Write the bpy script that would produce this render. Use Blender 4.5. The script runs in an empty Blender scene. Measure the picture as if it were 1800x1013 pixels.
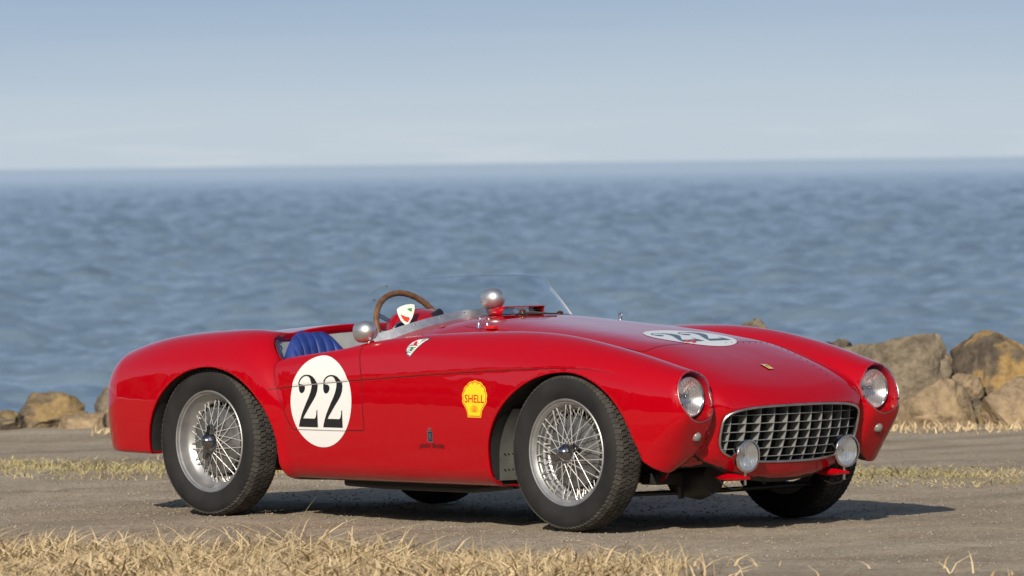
import bpy, bmesh, math, random
import numpy as np
from mathutils import Vector, Matrix, Quaternion, noise
from mathutils.geometry import tessellate_polygon
random.seed(7); rng = np.random.default_rng(7)
scene = bpy.context.scene
COL = scene.collection
R = math.radians

# ---------------------------------------------------------------- camera, sky, sun, exposure
CAM_F, CAM_POS = 12143.64, Vector((21.6797, -20.2728, 1.5198))
yaw, pitch, roll = 2.38818546, -.0180701282, -.0128975369
c_fw = Vector((math.cos(yaw)*math.cos(pitch), math.sin(yaw)*math.cos(pitch), math.sin(pitch)))
_r = Vector((math.sin(yaw), -math.cos(yaw), 0)); _u = _r.cross(c_fw)
c_rt = _r*math.cos(roll)+_u*math.sin(roll); c_up = -_r*math.sin(roll)+_u*math.cos(roll)
cam_data = bpy.data.cameras.new('camera'); cam = bpy.data.objects.new('camera', cam_data); COL.objects.link(cam)
_m = Matrix((c_rt, c_up, -c_fw)).transposed().to_4x4(); _m.translation = CAM_POS; cam.matrix_world = _m
cam_data.lens = CAM_F/1800*36; cam_data.sensor_width = 36; cam_data.clip_end = 200000; cam_data.clip_start = .5
cam_data.dof.use_dof = True; cam_data.dof.focus_distance = 29.2; cam_data.dof.aperture_fstop = 8.0
scene.camera = cam

SUN_DIR = Vector((-.93, 1.59, -1.0)).normalized()          # the way the light travels
sun_el = math.asin(-SUN_DIR.z); sun_az = math.atan2(-SUN_DIR.x, -SUN_DIR.y)
world = bpy.data.worlds.new('World'); scene.world = world; world.use_nodes = True
wn = world.node_tree; wn.nodes.clear()
def wnode(t, **kw):
    n = wn.nodes.new(t)
    for k, v in kw.items(): setattr(n, k, v)
    return n
w_out = wnode('ShaderNodeOutputWorld'); w_bg = wnode('ShaderNodeBackground')
w_sky = wnode('ShaderNodeTexSky', sky_type='NISHITA', sun_disc=False, sun_elevation=sun_el, sun_rotation=sun_az, air_density=1.0, dust_density=1.2, ozone_density=1.5)
# a bank of pale sea haze low over the horizon, all the way round
w_tc = wnode('ShaderNodeTexCoord'); w_sep = wnode('ShaderNodeSeparateXYZ'); wn.links.new(w_tc.outputs['Generated'], w_sep.inputs[0])
w_map = wnode('ShaderNodeMapping'); w_map.inputs['Scale'].default_value = (6, 6, 130); wn.links.new(w_tc.outputs['Generated'], w_map.inputs[0])
w_noise = wnode('ShaderNodeTexNoise'); w_noise.inputs['Scale'].default_value = 1.0; w_noise.inputs['Detail'].default_value = 3; wn.links.new(w_map.outputs[0], w_noise.inputs['Vector'])
w_off = wnode('ShaderNodeMath', operation='MULTIPLY_ADD'); w_off.inputs[1].default_value = .010; wn.links.new(w_noise.outputs['Fac'], w_off.inputs[0]); wn.links.new(w_sep.outputs['Z'], w_off.inputs[2])
w_ramp = wnode('ShaderNodeValToRGB'); wn.links.new(w_off.outputs[0], w_ramp.inputs[0])
SKY = [(0.0, (.525, .605, .675)), (.012, (.525, .61, .685)), (.022, (.43, .53, .645)), (.031, (.345, .455, .60)), (.10, (.36, .47, .63)), (.30, (.32, .44, .65))]
el = w_ramp.color_ramp.elements
while len(el) < len(SKY): el.new(.5)
for e, (p, c) in zip(el, SKY): e.position = p; e.color = (*c, 1)
w_mul = wnode('ShaderNodeVectorMath', operation='SCALE'); w_mul.inputs['Scale'].default_value = .10; wn.links.new(w_sky.outputs[0], w_mul.inputs[0])
w_fac = wnode('ShaderNodeMapRange', interpolation_type='SMOOTHSTEP'); w_fac.inputs[1].default_value = .05; w_fac.inputs[2].default_value = .45; wn.links.new(w_sep.outputs['Z'], w_fac.inputs[0])
w_mix = wnode('ShaderNodeMix', data_type='RGBA'); wn.links.new(w_fac.outputs[0], w_mix.inputs[0])
wn.links.new(w_ramp.outputs[0], w_mix.inputs[6]); wn.links.new(w_mul.outputs[0], w_mix.inputs[7])
# faint broken cloud low on the horizon
w_m2 = wnode('ShaderNodeMapping'); w_m2.inputs['Scale'].default_value = (38, 38, 420); w_m2.inputs['Location'].default_value = (3.1, .7, 0); wn.links.new(w_tc.outputs['Generated'], w_m2.inputs[0])
w_n2 = wnode('ShaderNodeTexNoise'); w_n2.inputs['Scale'].default_value = 1.0; w_n2.inputs['Detail'].default_value = 5; wn.links.new(w_m2.outputs[0], w_n2.inputs['Vector'])
w_c1 = wnode('ShaderNodeMapRange', interpolation_type='SMOOTHSTEP'); w_c1.inputs[1].default_value = .46; w_c1.inputs[2].default_value = .74; wn.links.new(w_n2.outputs['Fac'], w_c1.inputs[0])
w_c2 = wnode('ShaderNodeMapRange', interpolation_type='SMOOTHSTEP'); w_c2.inputs[1].default_value = .0085; w_c2.inputs[2].default_value = .001; wn.links.new(w_sep.outputs['Z'], w_c2.inputs[0])
w_c3 = wnode('ShaderNodeMath', operation='MULTIPLY'); wn.links.new(w_c1.outputs[0], w_c3.inputs[0]); wn.links.new(w_c2.outputs[0], w_c3.inputs[1])
w_c4 = wnode('ShaderNodeMath', operation='MULTIPLY'); w_c4.inputs[1].default_value = .55; wn.links.new(w_c3.outputs[0], w_c4.inputs[0])
w_mx2 = wnode('ShaderNodeMix', data_type='RGBA'); wn.links.new(w_c4.outputs[0], w_mx2.inputs[0]); wn.links.new(w_mix.outputs[2], w_mx2.inputs[6]); w_mx2.inputs[7].default_value = (.66, .69, .73, 1)
wn.links.new(w_mx2.outputs[2], w_bg.inputs[0]); w_bg.inputs[1].default_value = 1.0; wn.links.new(w_bg.outputs[0], w_out.inputs[0])
sun_l = bpy.data.lights.new('sun', 'SUN'); sun_l.energy = 4.3; sun_l.angle = R(.53); sun_l.color = (1.0, .90, .77)
sun = bpy.data.objects.new('sun', sun_l); COL.objects.link(sun); sun.rotation_euler = SUN_DIR.to_track_quat('-Z', 'Y').to_euler()
scene.view_settings.view_transform = 'Standard'; scene.view_settings.look = 'None'; scene.view_settings.exposure = 0; scene.view_settings.gamma = 1
scene.view_settings.use_curve_mapping = False
scene.render.engine = 'CYCLES'; scene.cycles.use_denoising = True
scene.cycles.max_bounces = 8; scene.cycles.transparent_max_bounces = 12; scene.cycles.caustics_reflective = False; scene.cycles.caustics_refractive = False

# ---------------------------------------------------------------- helpers
def mat(name, color, rough=.5, metal=0, coat=0, spec=.5, **kw):
    m = bpy.data.materials.new(name); m.use_nodes = True
    b = m.node_tree.nodes['Principled BSDF']
    b.inputs['Base Color'].default_value = (*color, 1); b.inputs['Roughness'].default_value = rough; b.inputs['Metallic'].default_value = metal
    b.inputs['Coat Weight'].default_value = coat; b.inputs['Coat Roughness'].default_value = kw.get('coat_rough', .02); b.inputs['Specular IOR Level'].default_value = spec
    return m
def nodes(m): return m.node_tree.nodes, m.node_tree.links, m.node_tree.nodes['Principled BSDF']
def noisy(m, c1, c2, scale, detail=6, rough=None, bump=0, bump_scale=None, coords='Object', stretch=(1, 1, 1), contrast=(.35, .65), dist=.01):
    """colour variation from noise, with optional bump"""
    nd, ln, b = nodes(m)
    tc = nd.new('ShaderNodeTexCoord'); mp = nd.new('ShaderNodeMapping'); mp.inputs['Scale'].default_value = stretch; ln.new(tc.outputs[coords], mp.inputs[0])
    n = nd.new('ShaderNodeTexNoise'); n.inputs['Scale'].default_value = scale; n.inputs['Detail'].default_value = detail; ln.new(mp.outputs[0], n.inputs['Vector'])
    r = nd.new('ShaderNodeValToRGB'); r.color_ramp.elements[0].position = contrast[0]; r.color_ramp.elements[1].position = contrast[1]
    r.color_ramp.elements[0].color = (*c1, 1); r.color_ramp.elements[1].color = (*c2, 1)
    ln.new(n.outputs['Fac'], r.inputs[0]); ln.new(r.outputs[0], b.inputs['Base Color'])
    if rough:
        mr = nd.new('ShaderNodeMapRange'); mr.inputs[3].default_value = rough[0]; mr.inputs[4].default_value = rough[1]; ln.new(n.outputs['Fac'], mr.inputs[0]); ln.new(mr.outputs[0], b.inputs['Roughness'])
    if bump:
        n2 = nd.new('ShaderNodeTexNoise'); n2.inputs['Scale'].default_value = bump_scale or scale*4; n2.inputs['Detail'].default_value = 5; ln.new(mp.outputs[0], n2.inputs['Vector'])
        bp = nd.new('ShaderNodeBump'); bp.inputs['Strength'].default_value = bump; bp.inputs['Distance'].default_value = dist; ln.new(n2.outputs['Fac'], bp.inputs['Height']); ln.new(bp.outputs[0], b.inputs['Normal'])
    return m
def clear_mat(name, tint=(1, 1, 1), rough=.02, ior=1.45, body=0.0):
    """clear sheet: see-through with a Fresnel gloss"""
    m = bpy.data.materials.new(name); m.use_nodes = True; nd = m.node_tree.nodes; ln = m.node_tree.links
    nd.clear(); o = nd.new('ShaderNodeOutputMaterial'); t = nd.new('ShaderNodeBsdfTransparent'); t.inputs[0].default_value = (*tint, 1)
    g = nd.new('ShaderNodeBsdfGlossy'); g.inputs['Roughness'].default_value = rough; lw = nd.new('ShaderNodeLayerWeight'); lw.inputs[0].default_value = .5; pw = nd.new('ShaderNodeMath'); pw.operation = 'POWER'; pw.inputs[1].default_value = 5; ln.new(lw.outputs['Facing'], pw.inputs[0])
    f = nd.new('ShaderNodeMath'); f.operation = 'MULTIPLY_ADD'; f.inputs[1].default_value = .9; f.inputs[2].default_value = ((ior-1)/(ior+1))**2; ln.new(pw.outputs[0], f.inputs[0])
    mx = nd.new('ShaderNodeMixShader'); ln.new(f.outputs[0], mx.inputs[0]); ln.new(t.outputs[0], mx.inputs[1]); ln.new(g.outputs[0], mx.inputs[2])
    last = mx
    if body:
        d = nd.new('ShaderNodeBsdfDiffuse'); d.inputs[0].default_value = (.8, .85, .9, 1); m2 = nd.new('ShaderNodeMixShader'); m2.inputs[0].default_value = body
        ln.new(mx.outputs[0], m2.inputs[1]); ln.new(d.outputs[0], m2.inputs[2]); last = m2
    ln.new(last.outputs[0], o.inputs[0]); return m
def link(name, me, m=None, parent=None, loc=None, rot=None):
    o = bpy.data.objects.new(name, me); COL.objects.link(o)
    if m is not None and me is not None and len(me.materials) == 0: me.materials.append(m)
    if parent is not None: o.parent = parent
    if loc is not None: o.location = loc
    if rot is not None: o.rotation_euler = rot
    return o
def empty(name, loc=(0, 0, 0), parent=None, rot=None):
    o = bpy.data.objects.new(name, None); COL.objects.link(o); o.location = loc; o.empty_display_size = .1
    if parent is not None: o.parent = parent
    if rot is not None: o.rotation_euler = rot
    return o
def tag(o, label=None, cat=None, group=None, kind=None):
    if label: o['label'] = label
    if cat: o['category'] = cat
    if group: o['group'] = group
    if kind: o['kind'] = kind
    return o
def mesh_np(name, V, F, smooth=True):
    me = bpy.data.meshes.new(name); V = np.asarray(V, np.float32); F = np.asarray(F, np.int32); k = F.shape[1]
    me.vertices.add(len(V)); me.vertices.foreach_set('co', V.ravel()); me.loops.add(F.size); me.loops.foreach_set('vertex_index', F.ravel())
    me.polygons.add(len(F)); me.polygons.foreach_set('loop_start', np.arange(0, F.size, k, dtype=np.int32)); me.polygons.foreach_set('loop_total', np.full(len(F), k, np.int32))
    me.update(calc_edges=True); me.validate()
    if smooth: me.shade_smooth()
    return me
class MB:
    """collects shapes into one mesh"""
    def __init__(s): s.v = []; s.f = []
    def add(s, v, f):
        k = len(s.v); s.v += [tuple(p) for p in v]; s.f += [tuple(i+k for i in q) for q in f]; return s
    def tube(s, pts, r, n=8, cap=True):
        pts = [Vector(p) for p in pts]; rs = r if isinstance(r, (list, tuple)) else [r]*len(pts)
        v = []; f = []; ref = None
        for i, p in enumerate(pts):
            t = (pts[min(i+1, len(pts)-1)]-pts[max(i-1, 0)]).normalized()
            if ref is None: ref = t.orthogonal().normalized()
            a = (ref-t*ref.dot(t)).normalized(); ref = a; b = t.cross(a)
            for k in range(n):
                an = 2*math.pi*k/n; v.append(p+(a*math.cos(an)+b*math.sin(an))*rs[i])
        for i in range(len(pts)-1):
            for k in range(n): f.append((i*n+k, i*n+(k+1) % n, (i+1)*n+(k+1) % n, (i+1)*n+k))
        if cap: f.append(tuple(range(n))[::-1]); f.append(tuple((len(pts)-1)*n+k for k in range(n)))
        return s.add(v, f)
    def lathe(s, prof, n=48, axis='y', close=False):
        """prof: (offset along axis, radius)"""
        v = []; f = []
        for o, r in prof:
            for k in range(n):
                a = 2*math.pi*k/n; c, d = r*math.cos(a), r*math.sin(a)
                v.append({'y': (c, o, d), 'x': (o, c, d), 'z': (c, d, o)}[axis])
        m = len(prof)
        for i in range(m if close else m-1):
            j = (i+1) % m
            for k in range(n): f.append((i*n+k, i*n+(k+1) % n, j*n+(k+1) % n, j*n+k))
        return s.add(v, f)
    def box(s, c, size, rot=None):
        M3 = rot.to_matrix() if rot is not None else Matrix.Identity(3); c = Vector(c)
        v = [c+M3 @ Vector((x*size[0]/2, y*size[1]/2, z*size[2]/2)) for x in (-1, 1) for y in (-1, 1) for z in (-1, 1)]
        return s.add(v, [(0, 1, 3, 2), (4, 6, 7, 5), (0, 4, 5, 1), (2, 3, 7, 6), (0, 2, 6, 4), (1, 5, 7, 3)])
    def mesh(s, name, smooth=True, sharp=None, bevel=0):
        me = bpy.data.meshes.new(name); me.from_pydata(s.v, [], s.f); me.update()
        bm = bmesh.new(); bm.from_mesh(me); bmesh.ops.recalc_face_normals(bm, faces=bm.faces)
        if bevel: bmesh.ops.bevel(bm, geom=list(bm.edges), offset=bevel, segments=2, affect='EDGES', profile=.6)
        bm.to_mesh(me); bm.free()
        if smooth: me.shade_smooth()
        if sharp is not None: me.set_sharp_from_angle(angle=R(sharp))
        return me
    def build(s, name, m, parent=None, smooth=True, sharp=40, bevel=0): return link(name, s.mesh(name, smooth, sharp, bevel), m, parent)
def cyl_between(a, b, r, n=8): return MB().tube([a, b], r, n)
# ---------------------------------------------------------------- implicit car body
def spl(pts):
    """natural cubic spline through (x, value) pairs, linear outside"""
    xs = np.array([p[0] for p in pts], float); ys = np.array([p[1] for p in pts], float)
    n = len(xs); h = np.diff(xs)
    A = np.zeros((n, n)); b = np.zeros(n); A[0, 0] = A[-1, -1] = 1
    for i in range(1, n-1):
        A[i, i-1] = h[i-1]; A[i, i] = 2*(h[i-1]+h[i]); A[i, i+1] = h[i]
        b[i] = 6*((ys[i+1]-ys[i])/h[i]-(ys[i]-ys[i-1])/h[i-1])
    M = np.linalg.solve(A, b)
    def f(x):
        x = np.asarray(x, float); xc = np.clip(x, xs[0], xs[-1])
        i = np.clip(np.searchsorted(xs, xc)-1, 0, n-2)
        a = xs[i+1]-xc; c = xc-xs[i]; hh = h[i]
        v = M[i]*a**3/(6*hh)+M[i+1]*c**3/(6*hh)+(ys[i]/hh-M[i]*hh/6)*a+(ys[i+1]/hh-M[i+1]*hh/6)*c
        s0 = (ys[1]-ys[0])/h[0]-h[0]/6*M[1]; s1 = (ys[-1]-ys[-2])/h[-1]+h[-1]/6*M[-2]
        return v+np.where(x < xs[0], (x-xs[0])*s0, 0)+np.where(x > xs[-1], (x-xs[-1])*s1, 0)
    return f
def smin(a, b, k):
    h = np.maximum(k-np.abs(a-b), 0)/k
    return np.minimum(a, b)-h*h*h*k/6
def smax(a, b, k): return -smin(-a, -b, k)
def rint(a, b, r, p=2.2):
    """intersection of two solids with an edge rounded by r"""
    u = np.maximum(a+r, 0); v = np.maximum(b+r, 0)
    return np.where((u > 0) & (v > 0), (u**p+v**p)**(1/p), np.maximum(a, b)+r)-r
def sst(a, b, x):
    t = np.clip((x-a)/(b-a), 0, 1); return t*t*(3-2*t)

# crest of the door top and front wing, of the rear wing, and of the centre line
ZF = spl([(-1.2,.55),(-.95,.63),(-.7,.695),(-.5,.722),(-.2,.760),(0,.786),(.15,.799),(.3,.807),(.44,.813),(.65,.819),(.86,.817),(1.05,.801),(1.27,.766),(1.47,.724),(1.63,.684),(1.75,.650),(1.9,.575)])
ZR = spl([(-2.3,.37),(-2.15,.50),(-2.02,.60),(-1.9,.668),(-1.75,.722),(-1.55,.767),(-1.35,.792),(-1.15,.806),(-.98,.812),(-.88,.806),(-.81,.785),(-.75,.74),(-.69,.68),(-.6,.58)])
ZC = spl([(-2.3,.40),(-2.1,.52),(-1.9,.64),(-1.7,.715),(-1.5,.765),(-1.2,.805),(-.9,.825),(-.6,.84),(-.3,.862),(-.05,.868),(.12,.873),(.3,.866),(.5,.850),(.8,.824),(1.0,.803),(1.15,.784),(1.28,.763),(1.43,.722),(1.6,.664),(1.72,.608),(1.82,.545),(1.95,.44)])
WF = spl([(-1.2,.57),(-.95,.655),(-.75,.690),(-.55,.700),(-.2,.708),(.1,.716),(.5,.730),(.85,.741),(1.1,.743),(1.3,.735),(1.45,.718),(1.57,.695),(1.68,.668),(1.8,.635)])
WR = spl([(-2.3,.61),(-2.0,.677),(-1.75,.718),(-1.5,.746),(-1.25,.758),(-1.0,.757),(-.85,.748),(-.75,.732),(-.68,.708),(-.62,.676),(-.55,.62)])
DZ = spl([(-2.2,.10),(-1.2,.08),(-.8,.07),(-.3,.11),(0,.105),(.25,.12),(.55,.20),(.9,.27),(1.3,.27),(1.7,.24),(2,.22)])
EX = spl([(-2.2,2.4),(-.5,2.3),(0,2.2),(.3,2.8),(.7,4.3),(1.1,5.4),(1.6,5.4),(2,5.0)])
CRESTY = spl([(-1.2,.62),(-.5,.652),(-.1,.635),(.25,.60),(.5,.585),(1.0,.58),(1.4,.57),(1.7,.548),(1.9,.54)])
ZCR = spl([(-.9,.549),(-.72,.563),(-.584,.577),(-.115,.613),(.448,.648),(.80,.666),(1.033,.676),(1.298,.673),(1.5,.642)])
XFZ = spl([(.15,1.52),(.20,1.572),(.25,1.620),(.30,1.660),(.35,1.693),(.395,1.719),(.43,1.738),(.455,1.749),(.48,1.755),(.56,1.748),(.66,1.727),(.8,1.695)])
def core(x, s, z):
    top = (z-(ZC(x)-DZ(x)*(s/.6)**EX(x)))*.97
    wn = np.interp(x, [-2.3,-1.9,1.15,1.4,1.6,1.75,1.85], [.5,.6,.60,.55,.47,.43,.41])
    side = s-wn+.02*sst(.30,.2,z)
    front = (x-(1.822-.068*(s/.4)**2-.17*np.maximum(.50-z, 0)-.9*np.maximum(.50-z,0)**2-.5*np.maximum(z-.50, 0)**2))*.97
    back = -2.03-x+.14*(s/.7)**2
    bot = np.interp(x, [-2.1,-1.5,-1.42,-.7,-.62,.7,1.0,1.45,1.8], [.27,.27,.27,.27,.185,.185,.26,.26,.26])-z-.070*sst(1.54,1.66,x)+.085*(s/.4)**2.2*sst(1.5,1.6,x)
    d = rint(top, side, .05)
    d = rint(d, front, .07)
    d = rint(d, back, .14)
    return rint(d, bot, .05)
def front_wing(x, s, z):
    sc = CRESTY(x)
    top = (z-(ZF(x)-3.0*np.maximum(sc-s, 0)**2-.5*np.maximum(s-sc, 0)**2))*.96
    hi = np.maximum(z-.48, 0); lo = np.maximum(.48-z, 0)
    fade = sst(1.52, 1.36, x)*sst(-.74,-.66,x)
    side = s-(WF(x)-.42*hi**2-.38*lo**2-.0055*fade*(.5-.5*np.tanh((z-ZCR(x))/.005)))
    rt = np.interp(x, [-.7,-.1,.3,.9,1.45,1.7], [.055,.065,.095,.145,.13,.105])
    d = rint(side, top, rt)
    front = x-(XFZ(z)-.9*np.maximum(s-.56, 0)**2-.5*np.minimum(s-.54, 0)**2)
    d = rint(d, front*.95, np.interp(z, [.33, .46], [.10, .042]))
    inner = .41+np.where(x>1.3,(x-1.3)*.08,0)-s
    d = rint(d, inner, .05)
    bot = np.interp(x, [-.7,-.62,.7,1.0,1.5,1.7], [.172,.172,.172,.18,.178,.178])-z+.80*np.maximum(.625-s,0)*sst(1.42,1.56,x)
    return rint(d, bot, np.interp(x, [-.7,.7,1.2,1.6], [.085,.085,.09,.075]))
def rear_wing(x, s, z):
    top = (z-(ZR(x)-1.0*np.maximum(.56-s, 0)**2-.4*np.maximum(s-.56, 0)**2))*.96
    hi = np.maximum(z-.48, 0); lo = np.maximum(.48-z, 0)
    side = s-(WR(x)-.45*hi**2-.35*lo**2)
    d = rint(side, top, .155)
    back = (-2.012-x+.12*(s/.7)**2+.35*np.maximum(.43-z, 0)**1.5)*.97
    d = rint(d, back, .17)
    inner = .40-s
    d = rint(d, inner, .05)
    bot = np.interp(x, [-2.1,-1.5,-1.45,-.75,-.66], [.272,.266,.266,.18,.174])-z
    return rint(d, bot, np.interp(x, [-2,-1.4,-.9,-.6], [.02,.02,.085,.085]))
def arch_front(x, s, z):
    u = x-1.14; v = z-.30
    a = np.where(u < 0, .468, .393+.25*np.maximum(.40-z, 0)+.9*np.maximum(.30-z, 0))
    g = (np.abs(u/a)**1.93+np.where(v > 0, np.abs(v/.358)**1.93, 0))**(1/1.93)
    return np.maximum((g-1)*.38, .44-s)
def arch_rear(x, s, z):
    u = x+1.075; v = z-.30
    a = np.where(u < 0, .412, .395)
    g = (np.abs(u/a)**2.0+np.where(v > 0, np.abs(v/.352)**2.0, 0))**(1/2.0)
    return np.maximum((g-1)*.37, .44-s)
def cockpit(x, s, z):
    u = x+.42; a = np.where(u < 0, .435, .345); e = np.where(u < 0, 7.0, 4.0)
    g = (np.abs(u/a)**e+np.abs(s/.643)**e)**(1/e)
    return np.maximum((g-1)*.4, .30-z)
def mouth(x, s, z):
    """the grille opening"""
    zz = z-.398; hw = .398+.10*np.minimum(zz, 0)
    e = np.where(zz > 0, 5.5, 3.6)
    g = (np.abs(s/hw)**e+np.abs(zz/(.117-.010*(s/.4)**2))**e)**(1/e)
    return np.maximum((g-1)*.12, 1.60-x)
LAMP = (1.722, .541, .562)
def lampcut(x, s, z):
    """headlamp bucket: slanted tube"""
    u = x-LAMP[0]; v = s-LAMP[1]; w = z-LAMP[2]
    dep = -(u*.984+w*.178); q = w*.984-u*.178
    return np.maximum(np.sqrt(v*v+(q/1.05)**2)-(.0985-.10*np.maximum(dep+.02, 0)), dep-.09)*.95
def body_f(x, y, z, parts=False):
    s = np.abs(y)
    b = smin(core(x, s, z), front_wing(x, s, z), .05)
    b = smin(b, rear_wing(x, s, z), .024)
    if parts: return b
    cut = np.minimum(arch_front(x, s, z), arch_rear(x, s, z))
    b = rint(b, -cut, .006, 2)
    b = rint(b, -cockpit(x, s, z), .014, 2)
    b = rint(b, -mouth(x, s, z), .010, 2)
    b = np.maximum(b, -lampcut(x, s, z))
    return b
def grad(f, P, e=1e-4):
    x, y, z = P.T
    g = np.stack([f(x+e,y,z)-f(x-e,y,z), f(x,y+e,z)-f(x,y-e,z), f(x,y,z+e)-f(x,y,z-e)], 1)/(2*e)
    return g
def dual_contour(f, lo, hi, h):
    """quads on f = 0, vertices set on edges and corners where the normals ask for it"""
    n = [int(math.ceil((hi[i]-lo[i])/h/8))*8 for i in range(3)]
    ax = [lo[i]+h*np.arange(n[i]+1) for i in range(3)]
    cb = [ax[i][:-1].reshape(-1, 8).mean(1)+h/2 for i in range(3)]
    C = np.stack(np.meshgrid(*cb, indexing='ij'), -1)
    fc = f(C[..., 0], C[..., 1], C[..., 2])
    F = np.repeat(np.repeat(np.repeat(fc, 8, 0), 8, 1), 8, 2)
    F = np.pad(F, ((0, 1),)*3, mode='edge')
    near = np.abs(fc) < 8*h*.87*1.35
    B = np.stack(np.nonzero(near), 1)
    loc = np.arange(9)
    for k in range(0, len(B), 600):
        b = B[k:k+600]*8
        gi = b[:, 0, None, None, None]+loc[None, :, None, None]
        gj = b[:, 1, None, None, None]+loc[None, None, :, None]
        gk = b[:, 2, None, None, None]+loc[None, None, None, :]
        gi, gj, gk = np.broadcast_arrays(gi, gj, gk)
        F[gi, gj, gk] = f(ax[0][gi], ax[1][gj], ax[2][gk])
    nx, ny, nz = F.shape
    S = F < 0
    c = np.zeros((nx-1, ny-1, nz-1), np.int8)
    for a in (0, 1):
        for b in (0, 1):
            for d in (0, 1): c += S[a:nx-1+a, b:ny-1+b, d:nz-1+d]
    act = (c > 0) & (c < 8)
    idx = -np.ones(act.shape, np.int64); I, J, K = np.nonzero(act); N = len(I); idx[act] = np.arange(N)
    base = np.array(lo)
    AT = np.zeros((N, 3, 3)); Ab = np.zeros((N, 3)); acc = np.zeros((N, 3)); cnt = np.zeros(N); Q = []; edges = []
    for axis in range(3):
        o = [k for k in range(3) if k != axis]
        sl0 = [slice(None)]*3; sl1 = [slice(None)]*3
        sl0[axis] = slice(0, -1); sl1[axis] = slice(1, None)
        E = np.stack(np.nonzero(S[tuple(sl0)] != S[tuple(sl1)]), 1)
        ok = (E[:, o[0]] > 0) & (E[:, o[1]] > 0) & (E[:, o[0]] < act.shape[o[0]]) & (E[:, o[1]] < act.shape[o[1]])
        E = E[ok]; E1 = E.copy(); E1[:, axis] += 1
        f0 = F[E[:, 0], E[:, 1], E[:, 2]]; f1 = F[E1[:, 0], E1[:, 1], E1[:, 2]]
        P = base+h*E; t0 = np.zeros(len(E)); t1 = np.ones(len(E)); t = f0/(f0-f1)
        for _ in range(3):
            X = P.copy(); X[:, axis] += t*h; fm = f(*X.T); same = (fm < 0) == (f0 < 0)
            t0 = np.where(same, t, t0); f0 = np.where(same, fm, f0); t1 = np.where(same, t1, t); f1 = np.where(same, f1, fm)
            t = np.clip(t0+(t1-t0)*f0/np.where(f0 == f1, 1, f0-f1), 0, 1)
        X = P.copy(); X[:, axis] += t*h
        nn = grad(f, X, 2e-4); nn /= np.linalg.norm(nn, axis=1)[:, None]+1e-12
        ins = S[E[:, 0], E[:, 1], E[:, 2]]; q = []
        for a, b in ((0, 0), (1, 0), (1, 1), (0, 1)):
            e = E.copy(); e[:, o[0]] -= a; e[:, o[1]] -= b
            v = idx[e[:, 0], e[:, 1], e[:, 2]]; q.append(v)
            edges.append((v, X, nn))
        q = np.stack(q, 1); flip = ins if axis != 1 else ~ins
        q[~flip] = q[~flip][:, ::-1]; Q.append(q)
    for v, X, nn in edges:
        np.add.at(acc, v, X); np.add.at(cnt, v, 1)
    mass = acc/cnt[:, None]
    for v, X, nn in edges:
        np.add.at(AT, v, nn[:, :, None]*nn[:, None, :])
        np.add.at(Ab, v, nn*((X-mass[v])*nn).sum(1)[:, None])
    V = mass+np.linalg.solve(AT+.04*np.eye(3), Ab[..., None])[..., 0]
    cen = base+h*(np.stack([I, J, K], 1)+.5)
    V = np.clip(V, cen-h*.55, cen+h*.55)
    return V, np.concatenate(Q)
def corner_normals(f, V, Q):
    """normals from the field; at edges taken a little inside each face"""
    g = grad(f, V); g /= np.linalg.norm(g, axis=1)[:, None]+1e-12
    P = V[Q]; fn = np.cross(P[:, 2]-P[:, 0], P[:, 3]-P[:, 1]); fn /= np.linalg.norm(fn, axis=1)[:, None]+1e-12
    N = g[Q]; bad = (N*fn[:, None]).sum(2) < .97
    fi, ci = np.nonzero(bad)
    X = .55*V[Q[fi, ci]]+.45*P[fi].mean(1)
    gg = grad(f, X); gg /= np.linalg.norm(gg, axis=1)[:, None]+1e-12
    gg = np.where(((gg*fn[fi]).sum(1) < .8)[:, None], fn[fi], gg)
    N[fi, ci] = gg
    return N
def project(f, V, it=4, maxstep=.006):
    for _ in range(it):
        g = grad(f, V); n2 = (g*g).sum(1)+1e-9
        st = -(f(*V.T)/n2)[:, None]*g
        l = np.linalg.norm(st, axis=1); st *= np.minimum(1, maxstep/np.maximum(l, 1e-9))[:, None]
        V = V+st
    return V
# ---------------------------------------------------------------- the car: materials
M_RED = mat('red_paint', (.41, .0005, .0065), .5, coat=1.0, coat_rough=.012, spec=0.0)
M_LINER = noisy(mat('arch_liner', (.05, .05, .05), .7), (.016, .016, .015), (.032, .032, .030), 9, bump=.1)  # near-black tone carries the shade inside the wheel arches
M_PANEL = noisy(mat('splash_panel', (.16, .165, .15), .6), (.10, .104, .096), (.14, .145, .135), 12)
M_GRILLE = mat('grille_alloy', (.38, .39, .38), .45, metal=.4)
M_BLACK = mat('underbody_black', (.012, .012, .012), .75)
M_TUB = noisy(mat('cockpit_grey', (.4, .4, .4), .6), (.42, .43, .42), (.50, .51, .49), 14)
M_CAVITY = mat('grille_cavity', (.01, .01, .01), .8)
M_ALU = noisy(mat('brushed_aluminium', (.6, .6, .6), .38, metal=1), (.50, .50, .50), (.62, .62, .61), 30, rough=(.3, .45))
M_RIM = noisy(mat('painted_silver', (.5, .5, .5), .4, metal=.75), (.36, .36, .36), (.43, .43, .42), 20, rough=(.36, .50))
M_CHROME = mat('chrome', (.72, .72, .74), .09, metal=1)
M_SPOKE = mat('spoke_steel', (.64, .63, .61), .42, metal=.5)
M_RUBBER = noisy(mat('tyre_rubber', (.03, .03, .03), .75, spec=.22), (.016, .016, .016), (.028, .0275, .027), 7, detail=8, rough=(.62, .85), bump=.08, bump_scale=90, dist=.002)
M_TREAD = noisy(mat('dusty_tread', (.06, .055, .048), .9, spec=.2), (.042, .040, .036), (.082, .076, .066), 22, bump=.15, bump_scale=120, dist=.002)
M_WHITE = mat('number_white', (.80, .80, .77), .35, coat=.3)
M_INK = mat('number_black', (.012, .012, .014), .35, coat=.3)
M_SEAM = mat('panel_gap', (.035, .002, .004), .7)
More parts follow.
